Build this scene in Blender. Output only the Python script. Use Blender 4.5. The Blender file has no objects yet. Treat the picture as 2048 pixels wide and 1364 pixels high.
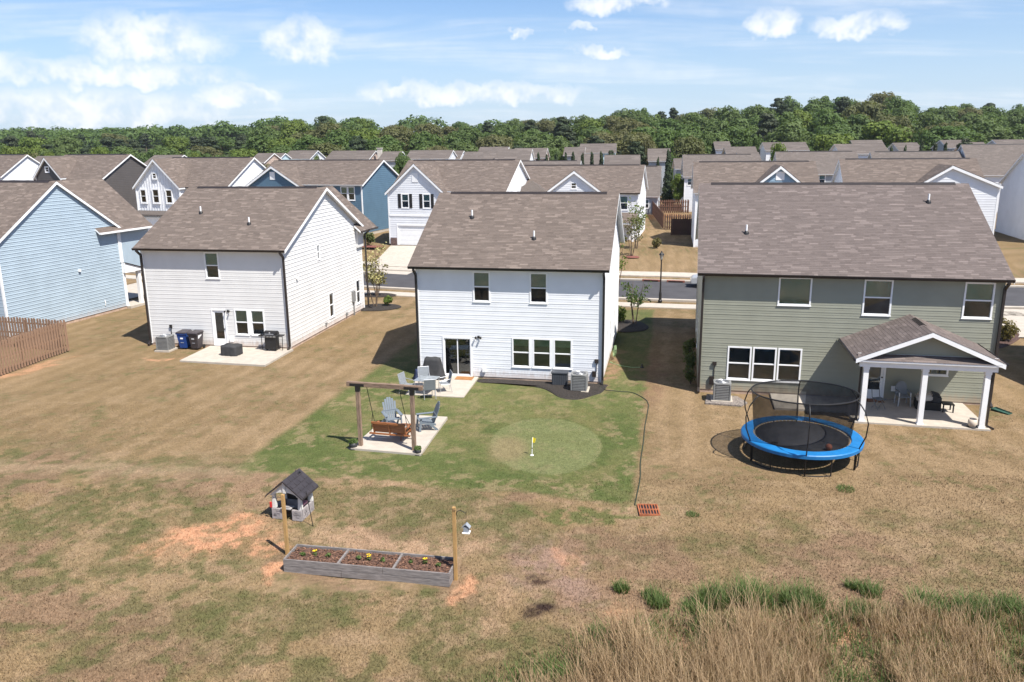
import bpy, math, random
import numpy as np
from mathutils import Matrix, Vector
R = math.radians
sc = bpy.context.scene
C = sc.collection

# ------------------------------------------------------------------ camera
cam = bpy.data.cameras.new('camera'); co = bpy.data.objects.new('camera', cam); C.objects.link(co)
cam.sensor_width = 36; cam.lens = 28.28; cam.clip_end = 6000; cam.clip_start = .1
co.matrix_world = Matrix.Translation((0, 0, 11.5)) @ Matrix.Rotation(math.pi/2-.2386, 4, 'X') @ Matrix.Rotation(-.01, 4, 'Z')
sc.camera = co
# ------------------------------------------------------------------ sun, sky
SUNV = Vector((.45, -.46, 1)).normalized()
sl = bpy.data.lights.new('sun', 'SUN'); so = bpy.data.objects.new('sun', sl); C.objects.link(so)
sl.energy = 5.0; sl.angle = R(.5); sl.color = (1, .955, .88)
so.rotation_euler = SUNV.to_track_quat('Z', 'Y').to_euler(); so.location = (20, -10, 60)
sc.view_settings.view_transform = 'Standard'; sc.view_settings.look = 'None'
sc.view_settings.gamma = 1; sc.view_settings.exposure = 0.82
sc.cycles.max_bounces = 6; sc.cycles.diffuse_bounces = 3; sc.cycles.glossy_bounces = 2; sc.cycles.transmission_bounces = 2; sc.cycles.transparent_max_bounces = 10
w = bpy.data.worlds.new('World'); sc.world = w; w.use_nodes = True


class NT:
    """small helper round a node tree"""
    def __init__(s, nt): s.nt = nt
    def n(s, t, **k):
        nd = s.nt.nodes.new(t)
        for a, b in k.items(): setattr(nd, a, b)
        return nd
    def put(s, sock, v):
        if hasattr(v, 'is_output'): s.nt.links.new(v, sock)
        elif v is not None:
            if sock.type == 'RGBA' and len(v) == 3: v = (*v, 1)
            sock.default_value = v
    def m(s, op, a, b=None, c=None, clamp=False):
        nd = s.n('ShaderNodeMath', operation=op, use_clamp=clamp)
        for i, v in enumerate((a, b, c)):
            if v is not None: s.put(nd.inputs[i], v)
        return nd.outputs[0]
    def vm(s, op, a, b=None, out=0):
        nd = s.n('ShaderNodeVectorMath', operation=op)
        s.put(nd.inputs[0], a)
        if b is not None: s.put(nd.inputs[3] if op == 'SCALE' else nd.inputs[1], b)
        return nd.outputs[1] if op in ('LENGTH', 'DOT_PRODUCT', 'DISTANCE') else nd.outputs[0]
    def noise(s, vec, scale, detail=3, rough=.55, col=False, dist=0):
        nd = s.n('ShaderNodeTexNoise'); s.put(nd.inputs['Vector'], vec)
        nd.inputs['Scale'].default_value = scale; nd.inputs['Detail'].default_value = detail
        nd.inputs['Roughness'].default_value = rough; nd.inputs['Distortion'].default_value = dist
        return nd.outputs[1 if col else 0]
    def mix(s, f, a, b, blend='MIX'):
        nd = s.n('ShaderNodeMix', data_type='RGBA', blend_type=blend)
        s.put(nd.inputs[0], f); s.put(nd.inputs[6], a); s.put(nd.inputs[7], b)
        return nd.outputs[2]
    def rng(s, v, a, b, c=0., d=1., smooth=True):
        nd = s.n('ShaderNodeMapRange', interpolation_type='SMOOTHSTEP' if smooth else 'LINEAR')
        for i, x in enumerate((v, a, b, c, d)): s.put(nd.inputs[i], x)
        return nd.outputs[0]
    def xyz(s, vec):
        nd = s.n('ShaderNodeSeparateXYZ'); s.put(nd.inputs[0], vec); return nd.outputs
    def comb(s, x, y, z):
        nd = s.n('ShaderNodeCombineXYZ')
        for i, v in enumerate((x, y, z)): s.put(nd.inputs[i], v)
        return nd.outputs[0]


def build_world():
    t = NT(w.node_tree); w.node_tree.nodes.clear()
    sky = t.n('ShaderNodeTexSky', sky_type='NISHITA'); sky.sun_disc = False
    sky.sun_elevation = math.asin(SUNV.z); sky.sun_rotation = math.atan2(SUNV.x, SUNV.y)
    sky.altitude = 250; sky.air_density = 1.0; sky.dust_density = .8; sky.ozone_density = 1.6
    d = t.n('ShaderNodeTexCoord').outputs['Generated']
    x, y, z = t.xyz(d)
    zz = t.m('MAXIMUM', z, .02)
    # thin high cloud on a plane overhead
    den = t.m('ADD', zz, .12)
    pl = t.comb(t.m('DIVIDE', x, den), t.m('DIVIDE', y, den), 0.)
    st = t.vm('MULTIPLY', pl, (.55, 1.5, 1))
    n1 = t.noise(st, 1.1, 4, .62, dist=.5)
    cirr = t.rng(n1, .42, .80)
    # cumulus: puffs near the horizon, azimuth/elevation space
    az = t.m('WRAP', t.m('ARCTAN2', x, y), math.pi/4, -math.pi/4); el = t.m('ARCSINE', z)
    ae = t.comb(az, el, 0.)
    wn = t.noise(t.vm('MULTIPLY', ae, (1, 1.5, 1)), 24, 4, .62); tex = t.noise(ae, 31, 3, .6)
    aw = t.comb(t.m('MULTIPLY_ADD', wn, .06, t.m('SUBTRACT', az, .03)), t.m('MULTIPLY_ADD', tex, .045, t.m('SUBTRACT', el, .0225)), 0.)
    puffs = None
    # (azimuth, elevation, half width, half height) in radians
    P = [(-.235, .118, .045, .025), (-.40, .115, .075, .028), (-.44, .078, .13, .014), (-.47, .043, .15, .02), (-.60, .09, .08, .02),
         (-.31, .058, .045, .014), (.105, .172, .045, .012), (.13, .162, .06, .014), (.085, .133, .018, .008), (.015, .124, .014, .007), (.30, .130, .03, .014),
         (.385, .124, .045, .013), (.105, .104, .035, .008), (-.03, .06, .12, .012), (-.12, .062, .05, .012), (.17, .19, .03, .012)]
    for a, e, wx, wy in P:
        nd = t.n('ShaderNodeVectorMath', operation='MULTIPLY_ADD'); t.put(nd.inputs[0], aw); nd.inputs[1].default_value = (1/wx, 1/wy, 0); nd.inputs[2].default_value = (-a/wx, -e/wy, 0)
        l = t.vm('DOT_PRODUCT', nd.outputs[0], nd.outputs[0])
        puffs = l if puffs is None else t.m('MINIMUM', puffs, l)
    puffs = t.rng(puffs, 1.6, .1)
    puffs = t.m('MULTIPLY', puffs, t.rng(tex, .22, .62, .2, 1.))
    haze = t.rng(z, .20, .0)
    cover = t.m('MAXIMUM', t.m('MULTIPLY', cirr, .55), t.m('MULTIPLY', puffs, .92))
    skyc = t.mix(1., sky.outputs[0], (.74, .88, 1.08), 'MULTIPLY')
    skyc = t.mix(t.m('MULTIPLY', haze, .7), skyc, (4.5, 5.5, 6.8))
    cc = t.mix(t.rng(tex, .25, .75), (5.9, 6.4, 7.0), (7.6, 7.7, 7.8))
    col = t.mix(cover, skyc, cc)
    w.cycles.sampling_method = 'NONE'
    bg = t.n('ShaderNodeBackground'); t.put(bg.inputs[0], col); bg.inputs[1].default_value = .084
    o = t.n('ShaderNodeOutputWorld'); w.node_tree.links.new(bg.outputs[0], o.inputs[0])


build_world()

# ------------------------------------------------------------------ materials
MC = {}


def mat(name, col, rough=.7, var=.12, scale=5., bump=0., metal=0., spec=.4, stretch=(1, 1, 1), tone=None, dirt=0., splash=0., world=False):
    if name in MC: return MC[name]
    m = bpy.data.materials.new(name); m.use_nodes = True
    t = NT(m.node_tree); b = m.node_tree.nodes['Principled BSDF']
    tc = t.n('ShaderNodeNewGeometry').outputs['Position'] if world else t.n('ShaderNodeTexCoord').outputs['Object']
    v = t.vm('MULTIPLY', tc, stretch)
    n = t.noise(v, scale, 4, .6)
    f = t.rng(n, .25, .75, 1-var, 1+var)
    c = t.mix(1., col, t.comb(f, f, f), 'MULTIPLY')
    if tone:
        at = t.n('ShaderNodeAttribute', attribute_name='tone').outputs['Fac']
        c = t.mix(1., c, t.mix(at, tone[0], tone[1]), 'MULTIPLY')
    if dirt:
        n2 = t.noise(v, scale*.17, 3, .5)
        c = t.mix(t.m('MULTIPLY', t.rng(n2, .45, .8), dirt), c, (.30, .22, .15))
    if splash:    # clay splashed on the lowest boards, ragged
        zz = t.xyz(tc)[2]; ns = t.noise(t.vm('MULTIPLY', tc, (3, 3, 1)), 2.2, 3, .6)
        c = t.mix(t.m('MULTIPLY', t.rng(t.m('ADD', zz, t.m('MULTIPLY', ns, -.9)), .15, -.35), splash), c, (.36, .23, .15))
    t.put(b.inputs['Base Color'], c)
    b.inputs['Roughness'].default_value = rough; b.inputs['Metallic'].default_value = metal
    b.inputs['Specular IOR Level'].default_value = spec
    if bump:
        bn = t.n('ShaderNodeBump'); bn.inputs['Strength'].default_value = bump; bn.inputs['Distance'].default_value = .02
        t.put(bn.inputs['Height'], t.noise(v, scale*6, 3, .6)); t.put(b.inputs['Normal'], bn.outputs[0])
    MC[name] = m
    return m


def glass_mat(name, tint, refl):
    m = bpy.data.materials.new(name); m.use_nodes = True; nt = m.node_tree; nt.nodes.clear(); t = NT(nt)
    tr = t.n('ShaderNodeBsdfTransparent'); tr.inputs[0].default_value = (*tint, 1)
    gl = t.n('ShaderNodeBsdfGlossy'); gl.inputs['Roughness'].default_value = .02; gl.inputs[0].default_value = (.9, .95, 1, 1)
    fr = t.n('ShaderNodeFresnel'); fr.inputs[0].default_value = 1.5
    nz = t.noise(t.n('ShaderNodeTexCoord').outputs['Object'], 1.2, 2)
    fac = t.m('ADD', t.m('MULTIPLY', fr.outputs[0], 1.1), t.m('MULTIPLY', nz, refl*2), clamp=True)
    mx = t.n('ShaderNodeMixShader'); t.put(mx.inputs[0], fac)
    nt.links.new(tr.outputs[0], mx.inputs[1]); nt.links.new(gl.outputs[0], mx.inputs[2])
    o = t.n('ShaderNodeOutputMaterial'); nt.links.new(mx.outputs[0], o.inputs[0])
    MC[name] = m
    return m


def net_mat(name, col, opac):
    m = bpy.data.materials.new(name); m.use_nodes = True; nt = m.node_tree; nt.nodes.clear(); t = NT(nt)
    tr = t.n('ShaderNodeBsdfTransparent'); df = t.n('ShaderNodeBsdfDiffuse'); df.inputs[0].default_value = (*col, 1)
    nz = t.noise(t.n('ShaderNodeTexCoord').outputs['Object'], 3, 3)
    mx = t.n('ShaderNodeMixShader'); t.put(mx.inputs[0], t.rng(nz, .3, .7, opac-.06, opac+.06))
    nt.links.new(tr.outputs[0], mx.inputs[1]); nt.links.new(df.outputs[0], mx.inputs[2])
    o = t.n('ShaderNodeOutputMaterial'); nt.links.new(mx.outputs[0], o.inputs[0])
    MC[name] = m
    return m


def leaf_mat(name, c1, c2, c3, trans=.35):
    m = bpy.data.materials.new(name); m.use_nodes = True; nt = m.node_tree; nt.nodes.clear(); t = NT(nt)
    at = t.n('ShaderNodeAttribute', attribute_name='tone').outputs['Fac']
    rnd = t.n('ShaderNodeObjectInfo').outputs['Random']
    c = t.mix(at, c1, c2)
    c = t.mix(t.m('MULTIPLY', rnd, .75), c, c3)
    d = t.n('ShaderNodeBsdfPrincipled'); t.put(d.inputs['Base Color'], c); d.inputs['Roughness'].default_value = .65
    d.inputs['Specular IOR Level'].default_value = .25
    tl = t.n('ShaderNodeBsdfTranslucent'); t.put(tl.inputs[0], t.mix(1., c, (1.25, 1.3, .7), 'MULTIPLY'))
    mx = t.n('ShaderNodeMixShader'); mx.inputs[0].default_value = trans
    nt.links.new(d.outputs[0], mx.inputs[1]); nt.links.new(tl.outputs[0], mx.inputs[2])
    o = t.n('ShaderNodeOutputMaterial'); nt.links.new(mx.outputs[0], o.inputs[0])
    MC[name] = m
    return m


M_GLASS = glass_mat('window_glass', (.70, .80, .78), .06)
M_GLASSD = glass_mat('screened_glass', (.62, .66, .68), .03)
M_BLIND = mat('window_shade', (.33, .45, .42), .8, .06, 2)
M_BLINDG = mat('roller_shade', (.27, .34, .26), .8, .06, 2)
M_DARK = mat('unlit_room_dark', (.11, .12, .13), .9, .3, 1.5)  # painted dark of the unlit rooms behind the glass
M_WHITE = mat('white_trim', (.78, .78, .78), .5, .04, 3)
M_WSID = mat('white_vinyl', (.70, .71, .73), .5, .05, .8, dirt=.05, splash=.45)
M_GSID = mat('grey_white_vinyl', (.64, .63, .615), .5, .05, .8, dirt=.06, splash=.5)
M_LBLUE = mat('light_blue_vinyl', (.34, .415, .475), .5, .07, .8, splash=.3)
M_GREEN = mat('sage_vinyl', (.255, .258, .205), .5, .07, .8, splash=.4)
M_DBROWN = mat('dark_brown_vinyl', (.085, .075, .07), .55, .06, .8)
M_DBLUE = mat('slate_blue_vinyl', (.085, .15, .21), .55, .06, .8)
M_GREYS = mat('grey_vinyl', (.33, .35, .37), .55, .06, .8)
M_TAN = mat('tan_brick', (.45, .35, .29), .8, .2, 3)
M_BLACK = mat('black_metal', (.015, .014, .014), .45, .2, 4)
M_GUT = mat('bronze_gutter', (.028, .022, .02), .4, .15, 3)
M_ROOF = mat('asphalt_shingle', (.128, .103, .088), .92, .14, 40, .3, tone=((.74, .73, .73), (1.55, 1.54, 1.54)), spec=.2)
M_ROOFP = mat('asphalt_shingle_rosy', (.124, .102, .094), .92, .14, 40, .3, tone=((.76, .75, .75), (1.48, 1.47, 1.47)), spec=.2)
M_ROOFG = mat('asphalt_shingle_grey', (.135, .114, .102), .92, .14, 10, .3, tone=((.8, .8, .8), (1.25, 1.25, 1.25)), spec=.2)
M_CONC = mat('concrete', (.40, .355, .30), .85, .10, 2.5, .25, dirt=.12)
M_FOUND = mat('foundation_clay_stained', (.40, .29, .22), .9, .25, 2)
M_ASPH = mat('asphalt', (.062, .060, .064), .9, .14, .8, .3, spec=.25)
M_MULCH = mat('dark_mulch', (.03, .024, .02), .95, .6, 14, 1.)
M_RMULCH = mat('red_mulch', (.17, .06, .045), .95, .5, 14, 1.)
M_WOODF = mat('weathered_cedar', (.25, .155, .10), .85, .3, 3, .4, stretch=(9, 9, 1))
M_WOODG = mat('grey_weathered_board', (.20, .178, .168), .85, .35, 3, .4, stretch=(1, 8, 8))
M_BEAM = mat('rough_timber', (.20, .135, .095), .85, .35, 3, .5, stretch=(1, 6, 6))
M_POST = mat('rough_timber_post', (.22, .15, .105), .85, .35, 3, .5, stretch=(6, 6, 1))
M_PINE = mat('treated_pine', (.38, .23, .09), .75, .2, 3, .3, stretch=(7, 7, 1))
M_SWING = mat('stained_swing_wood', (.27, .10, .035), .55, .25, 3, .2, stretch=(1, 8, 8))
M_GCHAIR = mat('grey_resin', (.14, .165, .19), .5, .06, 3)
M_SLING = mat('grey_sling', (.19, .205, .22), .7, .08, 8)
M_ALU = mat('brushed_aluminium', (.5, .51, .53), .4, .05, 5, metal=.6)
M_TGLASS = mat('patterned_glass_top', (.20, .22, .235), .15, .35, 5, spec=.7)
M_COVER = mat('black_fabric_cover', (.035, .035, .037), .8, .25, 4, .6)
M_RUST = mat('rusted_steel', (.20, .075, .03), .85, .4, 6, .5)
M_RUSTO = mat('orange_rust_iron', (.30, .095, .04), .85, .3, 6, .4)
M_ACG = mat('grey_condenser_metal', (.20, .20, .195), .5, .08, 3)
M_ACD = mat('dark_condenser_coil', (.05, .05, .05), .6, .2, 6)
M_BIN_B = mat('blue_plastic', (.012, .05, .21), .5, .1, 3)
M_BIN_K = mat('dark_brown_plastic', (.05, .042, .045), .5, .1, 3)
M_BLUEPAD = mat('blue_vinyl_pad', (.010, .145, .37), .5, .12, 3)
M_MAT = mat('black_jump_mat', (.03, .03, .034), .7, .12, 2)
M_NET = net_mat('black_safety_net', (.012, .012, .014), .56)
M_COIR = mat('coir_mat', (.30, .14, .05), .95, .2, 12, .4)
M_PLAYST = mat('moulded_stone', (.31, .28, .275), .7, .22, 5, .3)
M_PLAYW = mat('cream_plastic', (.6, .585, .55), .5, .05, 3)
M_PLAYR = mat('charcoal_plastic_roof', (.035, .03, .033), .5, .25, 3)
M_RED = mat('red_plastic', (.45, .03, .03), .5, .1, 3)
M_YEL = mat('yellow_fabric', (.75, .60, .03), .6, .06, 3)
M_YELF = mat('yellow_petals', (.75, .52, .02), .6, .1, 9)
M_SOIL = mat('bark_soil', (.11, .060, .042), .95, .55, 16, 1.)
M_HOSE = mat('dark_hose', (.025, .035, .02), .6, .2, 3)
M_HOSEG = mat('green_hose', (.22, .32, .16), .6, .2, 3)
M_POTK = mat('black_pot', (.03, .03, .032), .5, .2, 3)
M_POTC = mat('cream_pot', (.55, .47, .38), .6, .1, 3)
M_FABW = mat('pale_furniture_cover', (.50, .46, .41), .8, .1, 3)
M_STONE = mat('brown_stone_veneer', (.13, .085, .075), .85, .45, 7, .5)
M_CAR = mat('silver_paint', (.55, .56, .57), .25, .03, 3, metal=.5)
M_TYRE = mat('tyre_rubber', (.02, .02, .02), .8, .1, 5)
M_BARK = mat('tree_bark', (.12, .085, .06), .9, .3, 6, .5)
M_LAMPG = mat('lamp_glass', (.55, .52, .46), .2, .1, 3)
L_DEC = leaf_mat('leaf_fresh_green', (.048, .090, .022), (.125, .182, .050), (.112, .145, .052))
L_PINE = leaf_mat('needle_dark_green', (.020, .036, .016), (.052, .074, .031), (.046, .056, .028), .15)
L_OLV = leaf_mat('leaf_olive', (.075, .09, .032), (.15, .155, .062), (.135, .125, .056))
L_BRI = leaf_mat('leaf_bright', (.075, .125, .021), (.165, .215, .042), (.12, .155, .035))
L_SHR = leaf_mat('leaf_shrub', (.05, .09, .02), (.13, .17, .04), (.10, .10, .04))
L_BRZ = leaf_mat('leaf_bronze', (.10, .08, .03), (.20, .15, .055), (.14, .13, .05))
L_PAL = leaf_mat('leaf_pale_blossom', (.42, .38, .16), (.60, .56, .32), (.3, .32, .12))
G_DRY = leaf_mat('dry_grass_stalk', (.185, .115, .062), (.45, .33, .20), (.32, .215, .12), .25)
G_GRN = leaf_mat('green_grass_tuft', (.045, .078, .018), (.125, .185, .05), (.105, .14, .045), .3)

# ------------------------------------------------------------------ mesh helpers


class MB:
    def __init__(s, f=None): s.v = []; s.f = []; s.map = f
    def add(s, vs, fs):
        n = len(s.v); s.v += [tuple(p) for p in vs]; s.f += [tuple(i+n for i in f) for f in fs]; return s
    def box(s, x0, x1, y0, y1, z0, z1):
        return s.add([(x0, y0, z0), (x1, y0, z0), (x1, y1, z0), (x0, y1, z0), (x0, y0, z1), (x1, y0, z1), (x1, y1, z1), (x0, y1, z1)],
                     [(0, 3, 2, 1), (4, 5, 6, 7), (0, 1, 5, 4), (1, 2, 6, 5), (2, 3, 7, 6), (3, 0, 4, 7)])
    def taper(s, x0, x1, y0, y1, z0, z1, k, ky=None):
        ky = k if ky is None else ky
        cx, cy = (x0+x1)/2, (y0+y1)/2; hx, hy = (x1-x0)/2, (y1-y0)/2
        return s.add([(cx-hx, cy-hy, z0), (cx+hx, cy-hy, z0), (cx+hx, cy+hy, z0), (cx-hx, cy+hy, z0),
                      (cx-hx*k, cy-hy*ky, z1), (cx+hx*k, cy-hy*ky, z1), (cx+hx*k, cy+hy*ky, z1), (cx-hx*k, cy+hy*ky, z1)],
                     [(0, 3, 2, 1), (4, 5, 6, 7), (0, 1, 5, 4), (1, 2, 6, 5), (2, 3, 7, 6), (3, 0, 4, 7)])
    def bar(s, p, q, w, h=None):
        h = h or w; p = Vector(p); q = Vector(q); d = (q-p).normalized()
        u = Vector((0, 0, 1)) if abs(d.z) < .95 else Vector((0, 1, 0))
        a = d.cross(u).normalized()*w/2; b = a.cross(d).normalized()*h/2
        return s.add([p-a-b, p+a-b, p+a+b, p-a+b, q-a-b, q+a-b, q+a+b, q-a+b],
                     [(0, 3, 2, 1), (4, 5, 6, 7), (0, 1, 5, 4), (1, 2, 6, 5), (2, 3, 7, 6), (3, 0, 4, 7)])
    def tube(s, pts, r, n=8, closed=False):
        pts = [Vector(p) for p in pts]; k = len(pts); rs = r if isinstance(r, (list, tuple)) else [r]*k
        vs = []; fs = []
        for i, p in enumerate(pts):
            a = pts[(i-1) % k] if (closed or i) else p; b = pts[(i+1) % k] if (closed or i < k-1) else p
            d = (b-a).normalized(); u = Vector((0, 0, 1)) if abs(d.z) < .9 else Vector((0, 1, 0))
            e = d.cross(u).normalized(); g = e.cross(d)
            for j in range(n):
                t = 2*math.pi*j/n; vs.append(p+(e*math.cos(t)+g*math.sin(t))*rs[i])
        for i in range(k if closed else k-1):
            for j in range(n):
                a, b = i*n+j, i*n+(j+1) % n; i2 = (i+1) % k
                fs.append((a, b, i2*n+(j+1) % n, i2*n+j))
        if not closed: fs += [tuple(range(n))[::-1], tuple(range((k-1)*n, k*n))]
        return s.add(vs, fs)
    def lathe(s, prof, n=16, c=(0, 0, 0), sx=1, sy=1, ring=False):
        vs = []; fs = []; k = len(prof)
        for r, z in prof:
            for j in range(n):
                t = 2*math.pi*j/n; vs.append((c[0]+r*sx*math.cos(t), c[1]+r*sy*math.sin(t), c[2]+z))
        for i in range(k-1):
            for j in range(n): fs.append((i*n+j, i*n+(j+1) % n, (i+1)*n+(j+1) % n, (i+1)*n+j))
        if ring: fs += [((k-1)*n+j, (k-1)*n+(j+1) % n, (j+1) % n, j) for j in range(n)]; return s.add(vs, fs)
        if prof[0][0] > 1e-4: fs.append(tuple(range(n))[::-1])
        if prof[-1][0] > 1e-4: fs.append(tuple(range((k-1)*n, k*n)))
        return s.add(vs, fs)
    def prism(s, poly, a0, a1, axis='x'):
        """poly in (y,z) extruded along x, or in (x,z) along y, or (x,y) along z"""
        k = len(poly)
        f = {'x': lambda t, p: (t, p[0], p[1]), 'y': lambda t, p: (p[0], t, p[1]), 'z': lambda t, p: (p[0], p[1], t)}[axis]
        return s.add([f(a0, p) for p in poly]+[f(a1, p) for p in poly],
                     [tuple(range(k))[::-1], tuple(range(k, 2*k))]+[(i, (i+1) % k, (i+1) % k+k, i+k) for i in range(k)])
    def mesh(s, name):
        m = bpy.data.meshes.new(name)
        v = [s.map(*p) for p in s.v] if s.map else s.v
        m.from_pydata(v, [], s.f); m.update(); return m
    def build(s, name, mt, parent=None, bevel=0, smooth=False):
        m = s.mesh(name)
        import bmesh
        bm = bmesh.new(); bm.from_mesh(m); bmesh.ops.recalc_face_normals(bm, faces=bm.faces[:])
        if bevel: bmesh.ops.bevel(bm, geom=bm.edges[:], offset=bevel, segments=2, affect='EDGES', clamp_overlap=True)
        bm.to_mesh(m); bm.free()
        if smooth: m.shade_smooth()
        return link(name, m, mt, parent)


def link(name, m, mt, parent=None):
    o = bpy.data.objects.new(name, m); C.objects.link(o)
    if mt and not m.materials: m.materials.append(mt)
    o.parent = parent
    return o


def np_mesh(name, V, F, tone=None, mt=None):
    """V (n,3), F (m,k) arrays"""
    m = bpy.data.meshes.new(name); F = np.asarray(F, dtype=np.int32); V = np.asarray(V, dtype=np.float32)
    k = F.shape[1]
    m.vertices.add(len(V)); m.vertices.foreach_set('co', V.ravel())
    m.loops.add(F.size); m.loops.foreach_set('vertex_index', F.ravel())
    m.polygons.add(len(F)); m.polygons.foreach_set('loop_start', np.arange(0, F.size, k, dtype=np.int32))
    try: m.polygons.foreach_set('loop_total', np.full(len(F), k, dtype=np.int32))
    except Exception: pass
    m.update(calc_edges=True); m.validate(); m.shade_flat()
    if tone is not None:
        a = m.attributes.new('tone', 'FLOAT', 'FACE'); a.data.foreach_set('value', np.asarray(tone, dtype=np.float32))
    if mt: m.materials.append(mt)
    return m


def tag(o, label=None, cat=None, group=None, kind=None):
    for k, v in (('label', label), ('category', cat), ('group', group), ('kind', kind)):
        if v: o[k] = v
    return o


def thing(name, label, cat, loc, rz=0, group=None):
    o = bpy.data.objects.new(name, None); C.objects.link(o); o.empty_display_size = .2
    o.location = loc; o.rotation_euler = (0, 0, rz)
    return tag(o, label, cat, group)


def copy_tree(o, parent=None):
    c = o.copy(); C.objects.link(c); c.parent = parent
    for ch in o.children: copy_tree(ch, c)
    return c


# ------------------------------------------------------------------ terrain
FEX = [-300, -100, -41.66, -11, 13.95, 40.5, 100, 300]
FEY = [201, 114, 88.9, 75.6, 67.8, 63.8, 58.5, 48]


def sst(t): t = np.clip(t, 0, 1); return t*t*(3-2*t)


def terrain(x, y):
    x = np.asarray(x, float); y = np.asarray(y, float)
    t = y-np.interp(x, FEX, FEY)
    z = 1.35*sst(t/13)+.012*np.clip(t-13, 0, 420)
    z = z-.18*np.exp(-((x-1)**2+(y-43)**2)/(2*6.5**2))
    z = z+8*np.exp(-(((x+330)/230)**2+((y-640)/130)**2))+9*np.exp(-(((x+60)/160)**2+((y-430)/80)**2))
    z = z+11*np.exp(-(((x-170)/150)**2+((y-330)/70)**2))
    return z


def tz(x, y): return float(terrain(x, y))


def vnoise(x, y, seed=0):
    """value noise on arrays"""
    xi = np.floor(x).astype(np.int64); yi = np.floor(y).astype(np.int64); fx = x-xi; fy = y-yi
    def h(i, j):
        n = (i*374761393+j*668265263+seed*974711) & 0x7fffffff
        n = ((n ^ (n >> 13))*1274126177) & 0x7fffffff
        return ((n ^ (n >> 16)) & 0xffff)/65535.
    u = fx*fx*(3-2*fx); v = fy*fy*(3-2*fy)
    return (h(xi, yi)*(1-u)+h(xi+1, yi)*u)*(1-v)+(h(xi, yi+1)*(1-u)+h(xi+1, yi+1)*u)*v


def fbm(x, y, sc, seed=0, oct=5, rough=.55):
    t = np.zeros_like(x); a = 1.; n = 0.; c, s_ = math.cos(.6), math.sin(.6)
    for o in range(oct):
        t += a*vnoise(x*sc+17.3*o, y*sc-9.1*o, seed+o); n += a; a *= rough; sc *= 2.03; x, y = c*x-s_*y, s_*x+c*y
    return t/n


def stp(v, a, b): return sst((v-a)/(b-a))


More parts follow.
